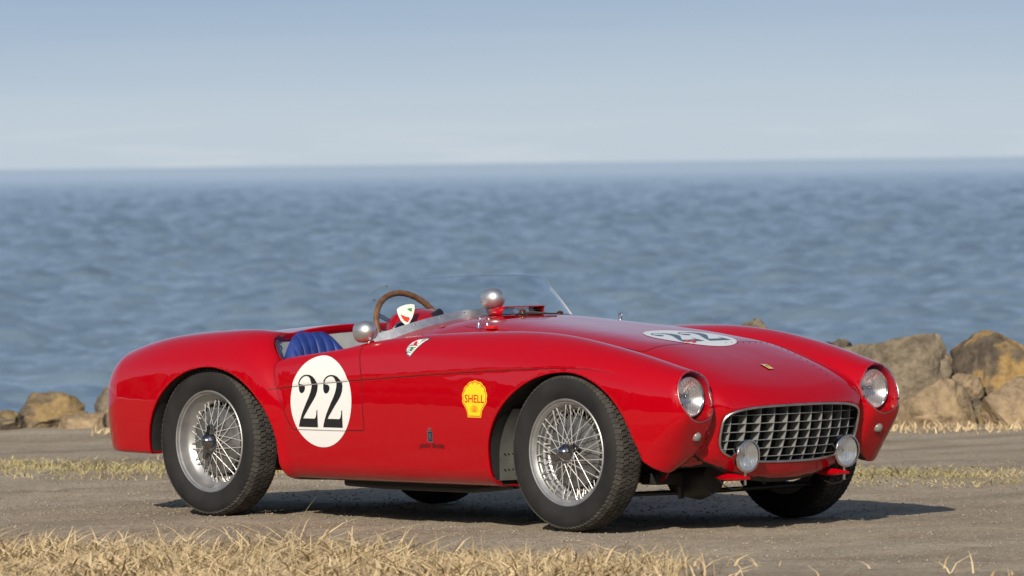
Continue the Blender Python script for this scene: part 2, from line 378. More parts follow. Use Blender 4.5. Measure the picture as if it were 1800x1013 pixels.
M_SEAMW = mat('panel_gap_grey', (.30, .28, .27), .6)
M_YEL = mat('decal_yellow', (.95, .66, .015), .4, coat=.3)
M_DRED = mat('decal_red', (.62, .012, .012), .4, coat=.3)
M_GREEN = mat('decal_green', (.03, .25, .06), .4)
M_BLUE = noisy(mat('blue_leather', (.02, .05, .25), .5), (.014, .035, .175), (.021, .050, .25), 25, rough=(.42, .6))
M_WOOD = noisy(mat('leather_rim', (.2, .1, .04), .45), (.13, .055, .02), (.24, .115, .045), 30, stretch=(1, 1, 1))
M_GLASS = clear_mat('perspex', (.975, .985, .99), .03, 1.38)
M_EDGED = mat('perspex_rim', (.26, .32, .38), .25)
M_EDGE = mat('perspex_edge', (.80, .84, .88), .2)
M_COVER = clear_mat('lamp_cover', (.97, .97, .96), .02, 1.45)
M_DIM = mat('dark_metal', (.035, .035, .036), .5, metal=.6)
M_BROWNCHROME = mat('brown_reflection_chrome', (.45, .36, .24), .25, metal=1)  # chrome with its brownish reflections put into the base colour
M_PARK = mat('parking_glass', (.22, .21, .19), .15, coat=1)
M_DASH = mat('dash_black', (.02, .02, .022), .6)
nd, ln, b = nodes(M_RED)     # faint unevenness of hand-beaten panels
tc = nd.new('ShaderNodeTexCoord'); nz = nd.new('ShaderNodeTexNoise'); nz.inputs['Scale'].default_value = 5.5; nz.inputs['Detail'].default_value = 1.5; ln.new(tc.outputs['Object'], nz.inputs['Vector'])
bp = nd.new('ShaderNodeBump'); bp.inputs['Strength'].default_value = .16; bp.inputs['Distance'].default_value = .012; ln.new(nz.outputs['Fac'], bp.inputs['Height']); ln.new(bp.outputs[0], b.inputs['Coat Normal'])
# fluted lamp glass: clear with ribs
def fluted(name, scale):
    m = bpy.data.materials.new(name); m.use_nodes = True; nd = m.node_tree.nodes; ln = m.node_tree.links; nd.clear()
    o = nd.new('ShaderNodeOutputMaterial'); t = nd.new('ShaderNodeBsdfTransparent'); t.inputs[0].default_value = (.92, .92, .90, 1)
    g = nd.new('ShaderNodeBsdfGlossy'); g.inputs['Roughness'].default_value = .12; g.inputs[0].default_value = (.85, .85, .85, 1)
    tc = nd.new('ShaderNodeTexCoord'); w = nd.new('ShaderNodeTexWave'); w.bands_direction = 'Y'; w.inputs['Scale'].default_value = scale; w.inputs['Distortion'].default_value = 0
    ln.new(tc.outputs['Object'], w.inputs['Vector']); bp = nd.new('ShaderNodeBump'); bp.inputs['Strength'].default_value = .8; bp.inputs['Distance'].default_value = .004
    ln.new(w.outputs['Fac'], bp.inputs['Height']); ln.new(bp.outputs[0], g.inputs['Normal'])
    mr = nd.new('ShaderNodeMapRange'); mr.inputs[3].default_value = .05; mr.inputs[4].default_value = .30; ln.new(w.outputs['Fac'], mr.inputs[0])
    mx = nd.new('ShaderNodeMixShader'); ln.new(mr.outputs[0], mx.inputs[0]); ln.new(t.outputs[0], mx.inputs[1]); ln.new(g.outputs[0], mx.inputs[2]); ln.new(mx.outputs[0], o.inputs[0])
    return m
M_LENS = fluted('fluted_glass', 22); M_FOG = fluted('fog_glass', 20)
M_REFL = mat('lamp_reflector', (.90, .90, .90), .28, metal=.8)
M_MIRR = noisy(mat('satin_aluminium', (.62, .62, .62), .42, metal=.9), (.58, .58, .58), (.66, .66, .65), 40, rough=(.36, .46))

# ---------------------------------------------------------------- the car: body
car = empty('sports_car')
tag(car, 'red open-top vintage racing car with white number 22 roundels and wire wheels', 'sports car')
BV, BQ = dual_contour(body_f, (-2.2, -.84, .12), (1.90, .84, .96), .0095)
BN = corner_normals(body_f, BV, BQ)
fc = BV[BQ].mean(1); fx, fy, fz = fc.T; fs = np.abs(fy)
P4 = BV[BQ]; fnrm = np.cross(P4[:, 2]-P4[:, 0], P4[:, 3]-P4[:, 1]); fnrm /= np.linalg.norm(fnrm, axis=1)[:, None]+1e-12
uncut = lambda x, y, z: body_f(x, y, z, True)
deep = uncut(fx, fy, fz) < -.006
d_arch = np.abs(np.minimum(arch_front(fx, fs, fz), arch_rear(fx, fs, fz))); d_cock = np.abs(cockpit(fx, fs, fz)); d_mouth = np.abs(mouth(fx, fs, fz)); d_lamp = np.abs(lampcut(fx, fs, fz))
_u = uncut(fx, fy, fz); _k = np.argmin(np.stack([d_arch, d_cock, d_mouth, d_lamp]), 0)
deep = _u < np.array([-.011, -.028, -.006, -.006])[_k]
cls = np.where(deep, 1+np.argmin(np.stack([d_arch, d_cock, d_mouth, d_lamp]), 0), 0)
cls = np.where((cls == 0) & (fnrm[:, 2] < -.80) & (fz < .33) & (fs < .62), 5, cls)
door_poly = [(-.126, .394), (-.112, .41), (-.122, .60), (-.165, .80), (-.75, .80), (-.722, .67), (-.690, .59), (-.658, .512), (-.623, .44), (-.577, .394)]
def inside(poly, x, y):
    r = np.zeros(len(x), bool); n = len(poly)
    for i in range(n):
        (x0, y0), (x1, y1) = poly[i], poly[(i+1) % n]
        r ^= ((y0 > y) != (y1 > y)) & (x < (x1-x0)*(y-y0)/((y1-y0) or 1e-9)+x0)
    return r
bon = (cls == 0) & (fnrm[:, 2] > .3) & (fx > .16) & (fx < 1.285) & (fs < .40) & (fz > .5)
dor = (cls == 0) & (fs > .62) & inside(door_poly, fx, fz)
cls = np.where(bon, 6, np.where(dor & (fy < 0), 7, np.where(dor, 8, cls)))
def sub(name, k, m):
    sel = cls == k; q = BQ[sel]; u, inv = np.unique(q, return_inverse=True)
    me = mesh_np(name, BV[u], inv.reshape(q.shape)); me.normals_split_custom_set(BN[sel].reshape(-1, 3).tolist())
    return link(name, me, m, car)
for k, (sx, sy) in enumerate(((1, -1), (-1, -1), (1, 1), (-1, 1))): cls = np.where((cls == 1) & (fx*sx > 0) & (fy*sy > 0), 11+k, cls)
for k, sy in enumerate((-1, 1)): cls = np.where((cls == 4) & (fy*sy > 0), 21+k, cls)
sub('body_shell', 0, M_RED); sub('cockpit_tub', 2, M_TUB); sub('grille_cavity', 3, M_CAVITY)
for k in (11, 12, 13, 14): sub('wheel_arch_liner', k, M_LINER)
for k in (21, 22): sub('headlight_bucket', k, M_RED)
sub('underbody', 5, M_BLACK); sub('bonnet', 6, M_RED); sub('door', 7, M_RED); sub('door', 8, M_RED)

def root(fun, a, b, n=34):
    a = np.array(a, float); b = np.array(b, float)        # fun(a) > 0 outside, fun(b) < 0 inside
    for _ in range(n):
        m = (a+b)/2; o = fun(m) > 0; a = np.where(o, m, a); b = np.where(o, b, m)
    return (a+b)/2
def side_pt(x, z, off=0, sgn=-1):
    x = np.atleast_1d(np.asarray(x, float)); z = np.atleast_1d(np.asarray(z, float))
    y = root(lambda t: uncut(x, t, z), np.full(x.shape, sgn*1.0), np.full(x.shape, sgn*.5)); return lift(np.stack([x, y, z], 1), off)
def top_pt(x, y, off=0):
    x = np.atleast_1d(np.asarray(x, float)); y = np.atleast_1d(np.asarray(y, float))
    z = root(lambda t: uncut(x, y, t), np.full(x.shape, 1.15), np.full(x.shape, .45)); return lift(np.stack([x, y, z], 1), off)
def front_pt(y, z, off=0):
    y = np.atleast_1d(np.asarray(y, float)); z = np.atleast_1d(np.asarray(z, float))
    x = root(lambda t: uncut(t, y, z), np.full(y.shape, 2.0), np.full(y.shape, 1.35)); return lift(np.stack([x, y, z], 1), off)
def unit_n(P):
    g = grad(uncut, P, 1e-3); return g/np.linalg.norm(g, axis=1)[:, None]
def lift(P, off): return P+unit_n(P)*off if off else P
def ribbon(name, P, w, m, parent=car, off=.0012):
    P = np.asarray(P); n = unit_n(P); t = np.gradient(P, axis=0); s = np.cross(n, t); s /= np.linalg.norm(s, axis=1)[:, None]+1e-12
    A = P+n*off-s*w/2; B = P+n*off+s*w/2; k = len(P); V = np.concatenate([A, B])
    F = [(i, i+1, k+i+1, k+i) for i in range(k-1)]
    return link(name, mesh_np(name, V, F), m, parent)
def dense(pts, step=.01):
    out = [np.array(pts[0], float)]
    for a, b in zip(pts[:-1], pts[1:]):
        a = np.array(a, float); b = np.array(b, float); n = max(1, int(np.linalg.norm(b-a)/step))
        out += [a+(b-a)*(i+1)/n for i in range(n)]
    return np.array(out)
def rounded(pts, r=.02, n=5):
    out = [pts[0]]
    for a, p, c in zip(pts[:-2], pts[1:-1], pts[2:]):
        a, p, c = map(lambda q: np.array(q, float), (a, p, c)); d0 = (a-p)/np.linalg.norm(a-p); d1 = (c-p)/np.linalg.norm(c-p)
        for i in range(n+1):
            t = i/n; out.append(tuple((p+d0*r)*(1-t)**2+2*p*t*(1-t)+(p+d1*r)*t*t))
    return out+[pts[-1]]
# panel gaps
L = dense(rounded([(-.160, .745), (-.127, .61), (-.111, .394), (-.585, .389), (-.623, .44), (-.658, .512), (-.684, .575), (-.708, .64), (-.715, .69)], .018))
ribbon('door_gap', side_pt(L[:, 0], L[:, 1]), .0034, M_SEAM)
xs = np.linspace(-.71, 1.42, 200); ribbon('body_crease', side_pt(xs, ZCR(xs)-.004), .0032*np.clip((1.43-xs)/.25, .12, 1)[:, None], M_SEAM)
L = dense(rounded([(.20, -.405), (1.285, -.405), (1.285, .405), (.20, .405)], .03)); ribbon('bonnet_gap', top_pt(L[:, 0], L[:, 1]), .0034, M_SEAM)
# rivets along the bonnet edge and the nose seam
rv = MB()
for x, y in [(1.30, v) for v in np.arange(.06, .34, .035)]+[(1.32+.045*i, .335-.008*i) for i in range(10)]:
    p = Vector(top_pt(x, y, .001)[0]); rv.tube([p, p+Vector((0, 0, .002))], [.0032, .002], 6)
rv.build('rivet_row', M_SEAM, car)['kind'] = 'stuff'

def decal(name, contours, fmap, m, parent=car, cell=.018, off=.0012):
    """flat print cut into small facets and laid on the bodywork"""
    bm = bmesh.new()
    for group in contours:
        tri = tessellate_polygon([[Vector((p[0], p[1], 0)) for p in c] for c in group])
        pts = [p for c in group for p in c]; vs = [bm.verts.new((p[0], p[1], 0)) for p in pts]
        for t in tri:
            try: bm.faces.new([vs[i] for i in t])
            except ValueError: pass
    if cell:
        co = np.array([v.co for v in bm.verts])
        for ax in (0, 1):
            for c in np.arange(co[:, ax].min()+cell, co[:, ax].max(), cell):
                no = [0, 0, 0]; no[ax] = 1; pc = [0, 0, 0]; pc[ax] = c
                bmesh.ops.bisect_plane(bm, geom=list(bm.verts)+list(bm.edges)+list(bm.faces), plane_co=pc, plane_no=no)
    co = np.array([v.co for v in bm.verts]); Q = fmap(co[:, 0], co[:, 1], off)
    for v, q in zip(bm.verts, Q): v.co = q
    bm.normal_update()
    fs_ = list(bm.faces); un = unit_n(np.array([f.calc_center_median() for f in fs_])); fl = [f for f, u_ in zip(fs_, un) if f.normal.dot(Vector(u_)) < 0]
    bmesh.ops.reverse_faces(bm, faces=fl)
    me = bpy.data.meshes.new(name); bm.to_mesh(me); bm.free(); me.shade_smooth()
    return link(name, me, m, parent)
TWO = [(0, 0), (.01, .03), (.07, .12), (.17, .24), (.30, .36), (.42, .47), (.54, .57), (.63, .67), (.68, .77), (.68, .85), (.63, .92), (.54, .962), (.42, .975), (.28, .958), (.17, .92), (.09, .865), (.07, .825), (.14, .815),
       (.22, .815), (.30, .795), (.34, .755), (.33, .715), (.28, .67), (.20, .645), (.12, .645), (.05, .675), (.015, .73), (.005, .79), (.02, .85), (.07, .905), (.16, .955), (.28, .988), (.42, 1.0), (.58, .995), (.74, .968), (.87, .92), (.965, .86), (1.0, .79),
       (.985, .70), (.92, .61), (.80, .52), (.62, .41), (.45, .30), (.32, .22), (.245, .165), (.40, .165), (.84, .165), (.90, .19), (.94, .25), (.955, .33), (1.0, .33), (1.0, 0)]
def circ(cx, cy, rx, ry, n=64): return [(cx+rx*math.cos(2*math.pi*i/n), cy+ry*math.sin(2*math.pi*i/n)) for i in range(n)]
def place(c, x, y, w, h): return [(x+p[0]*w, y+p[1]*h) for p in c]
side_map = lambda u, v, o: side_pt(u, v, o)
rd = empty('number_roundel', (0, 0, 0), car)
decal('white_disc', [[circ(-.390, .5125, .2005, .1955)]], side_map, M_WHITE, rd, cell=.010, off=.0020)
decal('number_digit', [[place(TWO, -.538, .402, .126, .224)]], side_map, M_INK, rd, cell=.010, off=.0030)
decal('number_digit', [[place(TWO, -.377, .403, .128, .224)]], side_map, M_INK, rd, cell=.010, off=.0030)
xs = np.linspace(-.578, -.215, 40); ribbon('disc_split', side_pt(xs, ZCR(xs)-.004), .0036, M_SEAMW, rd, .0038)
xs = np.linspace(-.548, -.232, 30); ribbon('disc_split', side_pt(xs, xs*0+.3905), .0032, M_SEAMW, rd, .0038)
hood_map = lambda u, v, o: top_pt(-v, u, o)                 # read from in front of the car
rd = empty('number_roundel', (0, 0, 0), car)
decal('white_disc', [[circ(0, -1.149, .195, .195)]], hood_map, M_WHITE, rd, off=.0016)
decal('number_digit', [[place(TWO, -.145, -1.255, .124, .222)]], hood_map, M_INK, rd, off=.0026)
decal('number_digit', [[place(TWO, .012, -1.255, .124, .222)]], hood_map, M_INK, rd, off=.0026)
def text_contours(txt, x, y, h, wscale=1.0, shear=0, bold=0):
    cu = bpy.data.curves.new('lettering', 'FONT'); cu.body = txt; cu.size = 1; cu.align_x = 'CENTER'; cu.shear = shear; cu.offset = bold; cu.resolution_u = 3
    ob = bpy.data.objects.new('lettering', cu); me = bpy.data.meshes.new_from_object(ob)
    out = []
    for p in me.polygons: out.append([[(x+me.vertices[i].co.x*h*wscale, y+me.vertices[i].co.y*h) for i in p.vertices]])
    bpy.data.objects.remove(ob); bpy.data.curves.remove(cu); bpy.data.meshes.remove(me)
    return out
# scallop shell sticker
sh = empty('shell_sticker', (0, 0, 0), car)
def scallop(s):
    pts = []; n = 9
    for i in range(n*6+1):
        a = R(-32)+R(244)*i/(n*6); rr = 1+.055*abs(math.sin(math.pi*i/6))
        pts.append((.076*s*rr*math.cos(a), .012+.066*s*rr*math.sin(a)))
    # pts run from the right edge over the top to the left edge
    return pts+[(-.048*s, -.045*s), (-.042*s, -.072*s), (.042*s, -.072*s), (.048*s, -.045*s)]
cx, cz = .605, .5355
sm = lambda u, v, o: side_pt(cx+np.asarray(u), cz+np.asarray(v), o)
decal('sticker_edge', [[scallop(1.0)]], sm, M_YEL, sh, off=.0012)
decal('sticker_line', [[scallop(.945), scallop(.90)[::-1]]], sm, M_DRED, sh, off=.0020)
lines = []
for a in range(-4, 5):
    an = R(90+a*14); c, s_ = math.cos(an), math.sin(an); r0, r1 = .012, .040-abs(a)*.0015; w = .0011
    lines.append([[(r0*c-w*s_, -.060+r0*s_+w*c*0), (r0*c+w*s_, -.060+r0*s_), (r1*c+w*1.6*s_, -.060+r1*s_), (r1*c-w*1.6*s_, -.060+r1*s_)]])
for a in range(1, 9):
    an = R(-20)+R(220)*a/9; c, s_ = math.cos(an), math.sin(an)
    lines.append([[(.062*c-.001*s_, .012+.053*s_), (.062*c+.001*s_, .012+.053*s_), (.071*c+.002*s_, .012+.062*s_), (.071*c-.002*s_, .012+.062*s_)]])
decal('sticker_rays', lines, sm, M_DRED, sh, cell=None, off=.0020)['kind'] = 'stuff'
decal('sticker_word', text_contours('SHELL', 0, -.010, .046, 1.02, bold=.014), sm, M_DRED, sh, cell=None, off=.0021)
# coachbuilder emblem and script
em = empty('coachbuilder_emblem', (0, 0, 0), car)
ex, ez = .315, .378
smap = lambda u, v, o: side_pt(ex+np.asarray(u), ez+np.asarray(v), o)
bx = lambda x0, x1, y0, y1: [(x0, y0), (x1, y0), (x1, y1), (x0, y1)]
decal('emblem_plate', [[bx(-.017, .017, -.024, .024)], [[(-.009, .028), (.009, .028), (.012, .038), (.004, .034), (0, .040), (-.004, .034), (-.012, .038)]]], smap, M_ALU, em, off=.002)
decal('emblem_field', [[bx(-.013, .013, -.020, .020)]], smap, mat('emblem_blue', (.01, .015, .05), .3), em, off=.0028)
decal('emblem_letter', [[bx(-.007, -.003, -.014, .014)], [bx(-.003, .008, .010, .014)], [bx(-.003, .006, 0, .004)], [bx(.004, .008, -.014, .010)]], smap, M_ALU, em, off=.0034)
decal('emblem_script', text_contours('pinin farina', .004, -.048, .034, 1.05, shear=.35, bold=.006), smap, M_INK, em, cell=None, off=.0022)
# enamel nose badge
nb = empty('nose_badge', (0, 0, 0), car)
nmap = lambda u, v, o: top_pt(1.598-np.asarray(v), u, o)
decal('badge_rim', [[bx(-.016, .016, -.027, .027)]], nmap, M_CHROME, nb, off=.003)
decal('badge_field', [[bx(-.0135, .0135, -.0245, .018)]], nmap, mat('badge_enamel', (.88, .68, .16), .3, coat=.5), nb, off=.0042)
decal('badge_stripe', [[bx(-.0135, -.0045, .018, .0245)]], nmap, M_GREEN, nb, off=.0042)
decal('badge_stripe', [[bx(.0045, .0135, .018, .0245)]], nmap, M_DRED, nb, off=.0042)
decal('badge_figure', [[[(-.004, -.016), (.001, -.014), (.003, -.006), (.006, .004), (.002, .013), (-.003, .011), (-.005, .002), (-.003, -.006)]]], nmap, M_INK, nb, cell=None, off=.0046)
# quarter-round checkered badge on the front wing
wb = empty('wing_badge', (0, 0, 0), car)
wx, wz = .165, .752
def wmap(u, v, o): return side_pt(wx+np.asarray(u)*1.0, wz+np.asarray(v), o)
fan = [(.012, -.043), (.040, -.012), (.066, .015), (.092, .036), (.055, .0365), (.020, .031), (-.008, .018), (-.022, .002), (-.024, -.016), (-.012, -.033)]
decal('badge_edge', [[fan]], wmap, M_ALU, wb, off=.0014)
decal('badge_field', [[place(fan, .002, -.0, .88, .88)]], wmap, M_WHITE, wb, off=.0022)
chk = []
for i in range(6): chk.append([bx(-.018+.0072*i, -.0150+.0072*i, -.030+.004*i, .002+.003*i)])
for i in range(5): chk.append([bx(-.019+.002*i, .018+.006*i, -.027+.0075*i, -.0245+.0075*i)])
for i in range(5): chk.append([bx(.030+.008*i, .0335+.008*i, .006+.0045*i, .032)])
decal('badge_checks', chk, wmap, M_INK, wb, cell=None, off=.0029)
decal('badge_flower', [[circ(.020, .012, .011, .009, 16)]], wmap, M_DRED, wb, cell=None, off=.0034)
decal('badge_leaf', [[circ(.012, -.010, .008, .007, 12)]], wmap, M_GREEN, wb, cell=None, off=.0034)
# ---------------------------------------------------------------- the car: grille, lamps
MC = (.398, .398)
def mouth_outline(n=120):
    out = []
    for i in range(n):
        a = 2*math.pi*i/n; d = np.array([.45*math.cos(a), .14*math.sin(a)])
        lo, hi = .2, 1.6
        for _ in range(30):
            m_ = (lo+hi)/2; y, z = d*m_
            g = mouth(np.array([1.7]), np.array([abs(y)]), np.array([.398+z]))[0]
            lo, hi = (m_, hi) if g < 0 else (lo, m_)
        out.append((d[0]*lo, .398+d[1]*lo))
    return np.array(out)
MO = mouth_outline()
gr = empty('grille', (0, 0, 0), car)
P = front_pt(MO[:, 0], MO[:, 1]); P[:, 0] -= .002
mb = MB(); pts = [Vector(p) for p in P]; mb.tube(pts+[pts[0], pts[1]], .0050, 8, cap=False); mb.build('grille_surround', M_ALU, gr)
def gx(y, z): return float(np.interp(z, [.27, .33, .40, .46, .52], [1.722, 1.752, 1.775, 1.786, 1.79]))-.068*(y/.4)**2
def zlim(y, o=.004):
    s = abs(y); hit = [z for (yy, z) in MO if abs(abs(yy)-s) < .014]
    up = max(hit) if hit else .40; dn = min(hit) if hit else .39
    return dn+o, up-o
def fin(P0, P1, depth, th, side):
    """thin curved blade: P0 runs along the front edge, depth goes back into the mouth"""
    v = []; f = []
    for a, b_ in zip(P0, P1):
        a, b_ = Vector(a), Vector(b_); s = Vector(side)*th/2; v += [a-s, a+s, b_+s, b_-s]
    for i in range(len(P0)-1):
        for k in range(4): f.append((i*4+k, i*4+(k+1) % 4, (i+1)*4+(k+1) % 4, (i+1)*4+k))
    f += [(0, 1, 2, 3)[::-1], tuple((len(P0)-1)*4+k for k in range(4))]
    return MB().add(v, f)
for k in range(-5, 6):
    y = k*.0695
    if abs(y) > .382: continue
    z0, z1 = zlim(y, .002); zz = np.linspace(z0, z1, 9)
    fin([(gx(y, z), y, z) for z in zz], [(gx(y, z)-.046, y, z) for z in zz], .046, .0022, (0, 1, 0)).build('vertical_bar', M_GRILLE, gr, sharp=30)
for z in np.arange(.305, .49, .0345):
    half = max(abs(yy) for yy, q in MO if abs(q-z) < .010)-.004; ys = np.linspace(-half, half, 25)
    fin([(gx(y, z)+.001, y, z) for y in ys], [(gx(y, z)-.038, y, z) for y in ys], .038, .0018, (0, 0, 1)).build('horizontal_bar', M_GRILLE, gr, sharp=30)
AX = Vector((.984, 0, .178))
for sg in (-1, 1):
    hl = empty('headlight', (LAMP[0], sg*LAMP[1], LAMP[2]), car)
    q = Vector((1, 0, .06)).normalized().to_track_quat('X', 'Z').to_euler()
    prof = [(-.088+.055*(r/.08)**2, r) for r in (.004, .02, .04, .055, .068, .079)]
    o = MB().lathe(prof, 40, 'x').build('reflector', M_REFL, hl, sharp=None); o.rotation_euler = q
    MB().lathe([(-.045, .0005), (-.047, .008), (-.056, .011), (-.070, .009), (-.085, .010)], 14, 'x').build('bulb', M_CHROME, hl, sharp=None)
    prof = [(-.020, .0005), (-.021, .02), (-.024, .042), (-.029, .064), (-.034, .078)]
    o = MB().lathe(prof, 40, 'x').build('lens', M_LENS, hl, sharp=None); o.rotation_euler = q
    o = MB().lathe([(-.040, .077), (-.031, .0775), (-.028, .080), (-.031, .083), (-.045, .084)], 48, 'x').build('lens_ring', M_CHROME, hl, sharp=None); o.rotation_euler = q
    # clear cover let into the wing
    V = []; F = []; NR, NA = 7, 40
    for i in range(NR+1):
        for k in range(NA):
            a = 2*math.pi*k/NA; r = .0995*i/NR; yy = sg*LAMP[1]+r*math.cos(a); zz = LAMP[2]+r*1.045*math.sin(a); V.append((yy, zz))
    V = np.array(V); W3 = front_pt(V[:, 0], V[:, 1], .0012)
    for i in range(NR):
        for k in range(NA): F.append((i*NA+k, i*NA+(k+1) % NA, (i+1)*NA+(k+1) % NA, (i+1)*NA+k))
    link('lamp_cover', mesh_np('lamp_cover', W3-np.array(hl.location), F), M_COVER, hl)
    ring = [Vector(p)-hl.location for p in W3[NR*NA:]]; MB().tube(ring+ring[:2], .0013, 6, cap=False).build('cover_edge', M_ALU, hl)
    for a in (90, 205, -25):
        i = int((a % 360)/360*NA) if sg < 0 else int(((180-a) % 360)/360*NA); p = ring[i]*.97; MB().lathe([(.004, .0005), (.003, .004), (-.003, .0045)], 10, 'x').build('cover_screw', M_DIM, hl).location = p
    pl = empty('parking_lamp', front_pt(sg*.532, .396, -.010)[0], car)
    n_ = Vector(unit_n(np.array([pl.location]))[0]); n_ = (n_*.55+Vector((1, 0, 0))*.45).normalized(); qq = n_.to_track_quat('X', 'Z').to_euler()
    o = MB().lathe([(-.012, .031), (.006, .030), (.010, .026), (.006, .024)], 24, 'x').build('lamp_base', M_RED, pl); o.rotation_euler = qq
    o = MB().lathe([(.027, .0005), (.026, .008), (.021, .016), (.012, .021), (.002, .023)], 24, 'x').build('lamp_glass', M_PARK, pl, sharp=None); o.rotation_euler = qq
    fl = empty('fog_lamp', (1.770, sg*.291, .312), car)
    o = MB().lathe([(-.055, .0005), (-.053, .02), (-.044, .045), (-.024, .062), (-.004, .068), (.004, .0685), (.008, .066), (.007, .061)], 40, 'x').build('lamp_shell', M_CHROME, fl, sharp=None); o.rotation_euler = (0, R(4), R(-sg*2))
    o = MB().lathe([(-.02, .004), (-.012, .03), (0, .061)], 32, 'x').build('reflector', M_REFL, fl, sharp=None)
    o = MB().lathe([(.020, .0005), (.019, .02), (.015, .042), (.007, .061)], 36, 'x').build('lens', M_FOG, fl, sharp=None)
    # red blade bracket, stud and cable
    br = empty('fog_lamp_bracket', (1.712, sg*.290, .222), car)
    v = []; f = []; st = [(-.13, .004, .004), (-.10, .013, .012), (-.05, .018, .017), (0, .016, .014), (.04, .011, .009), (.065, .008, .006)]
    for x, w, h in st:
        for k in range(10):
            a = 2*math.pi*k/10; v.append((x, w*math.cos(a), h*math.sin(a)))
    for i in range(len(st)-1):
        for k in range(10): f.append((i*10+k, i*10+(k+1) % 10, (i+1)*10+(k+1) % 10, (i+1)*10+k))
    f += [tuple(range(10))[::-1], tuple(len(st)*10-10+k for k in range(10))]
    MB().add(v, f).build('bracket_blade', M_RED, br)
    MB().tube([(.040, 0, .035), (.040, 0, -.030)], .006, 10).build('bracket_stud', M_CHROME, br)
    MB().tube([(.040, 0, -.026), (.02, -.005, -.042), (-.02, -.01, -.048), (-.07, -.01, -.035), (-.12, 0, .0), (-.15, 0, .012)], .0028, 6).build('lamp_cable', M_DIM, br)

# ---------------------------------------------------------------- the car: wheels
def tyre_mesh():
    prof = [(.050, .208), (.058, .216), (.064, .226), (.0655, .229), (.070, .236), (.0765, .252), (.079, .268), (.0785, .283), (.0755, .297), (.0745, .2985), (.0715, .305), (.064, .3140), (.056, .3185), (.03, .3218), (0, .3225)]
    full = prof+[(-o, r) for o, r in prof[::-1][1:]]
    return MB().lathe(full, 96).mesh('tyre', True, None)
def tread_mesh():
    mb = MB(); rows = [(-.058, .0205), (-.030, .0225), (0, .0225), (.030, .0225), (.058, .0205)]; n = 84
    def rad(o): return float(np.interp(abs(o), [0, .03, .056, .066, .072], [.3272, .3265, .3235, .3175, .309]))
    for ri, (oc, w) in enumerate(rows):
        for k in range(n):
            a0 = 2*math.pi*(k+.5*(ri % 2))/n; da = 2*math.pi/n*.40
            sk = .004 if ri % 2 else -.004
            v = []
            for (u, t) in ((-1, -1), (1, -1), (1, 0), (1, 1), (-1, 1), (-1, 0)):
                o = oc+u*w*.56+(.0022*t if True else 0); a = a0+t*da+(.008 if u > 0 else -.008)*(1 if ri % 2 else -1)+(.005 if t == 0 else 0)*u
                for top in (0, 1):
                    r = (rad(o) if top else rad(o)-.009); v.append((r*math.cos(a), o, r*math.sin(a)))
            f = [tuple(range(1, 12, 2)), tuple(range(0, 12, 2))[::-1]]
            for i in range(6):
                j = (i+1) % 6; f.append((2*i, 2*j, 2*j+1, 2*i+1))
            mb.add(v, f)
    return mb.mesh('tread_blocks', False, None)
ME_TYRE = tyre_mesh(); ME_TYRE.materials.append(M_RUBBER); ME_TREAD = tread_mesh(); ME_TREAD.materials.append(M_TREAD)
def rim_mesh(deep):
    # offset grows outwards (towards the viewer's side); the rear rims are dished deeper
    if deep: pr = [(.0585, .2235), (.0635, .2225), (.066, .219), (.064, .2145), (.056, .2125), (.053, .206), (.044, .2045), (.036, .2025), (.022, .1985), (.012, .1925), (.004, .181), (-.004, .171), (-.03, .169), (-.05, .18), (-.06, .205), (-.066, .2235)]
    else: pr = [(.0585, .2235), (.0635, .2225), (.066, .219), (.064, .2145), (.057, .212), (.054, .205), (.048, .201), (.044, .1975), (.034, .1965), (.030, .193), (.014, .190), (.010, .182), (-.004, .180), (-.01, .173), (-.035, .171), (-.05, .18), (-.06, .205), (-.066, .2235)]
    return MB().lathe([(-o, r) for o, r in pr], 96).mesh('rim', True, 28)
ME_RIM = [rim_mesh(0), rim_mesh(1)]
for m_ in ME_RIM: m_.materials.append(M_RIM)
def spoke_mesh(h_o, h_r, r_o, r_r, ang):
    a = Vector((h_r*math.cos(ang), -h_o, h_r*math.sin(ang))); b_ = Vector((r_r, -r_o, 0)); d = (b_-a).normalized()
    mb = MB(); mb.tube([a, b_-d*.016], .0018, 6); mb.tube([b_-d*.018, b_-d*.004, b_], [.0028, .0034, .0042], 6)
    me = mb.mesh('spoke', True, 40); me.materials.append(M_SPOKE); return me
SP = {0: [(spoke_mesh(.058, .034, .040, .1965, R(78)), 15, 0), (spoke_mesh(.058, .034, .040, .1965, R(-78)), 15, 7), (spoke_mesh(-.030, .046, .012, .186, R(62)), 14, 0), (spoke_mesh(-.030, .046, .012, .186, R(-62)), 14, 9), (spoke_mesh(-.03, .046, -.006, .176, R(30)), 10, 5), (spoke_mesh(-.03, .046, -.006, .176, R(-30)), 10, 18)],
      1: [(spoke_mesh(.050, .034, .004, .181, R(78)), 15, 0), (spoke_mesh(.050, .034, .004, .181, R(-78)), 15, 7), (spoke_mesh(-.034, .046, -.004, .172, R(62)), 14, 0), (spoke_mesh(-.034, .046, -.004, .172, R(-62)), 14, 9), (spoke_mesh(-.034, .046, -.018, .170, R(30)), 10, 5), (spoke_mesh(-.034, .046, -.018, .170, R(-30)), 10, 18)]}
ME_HUB = MB().lathe([(.05, .05), (.036, .052), (.03, .04), (-.03, .034), (-.05, .036), (-.058, .034)], 32).mesh('hub', True, 35); ME_HUB.materials.append(M_DIM)
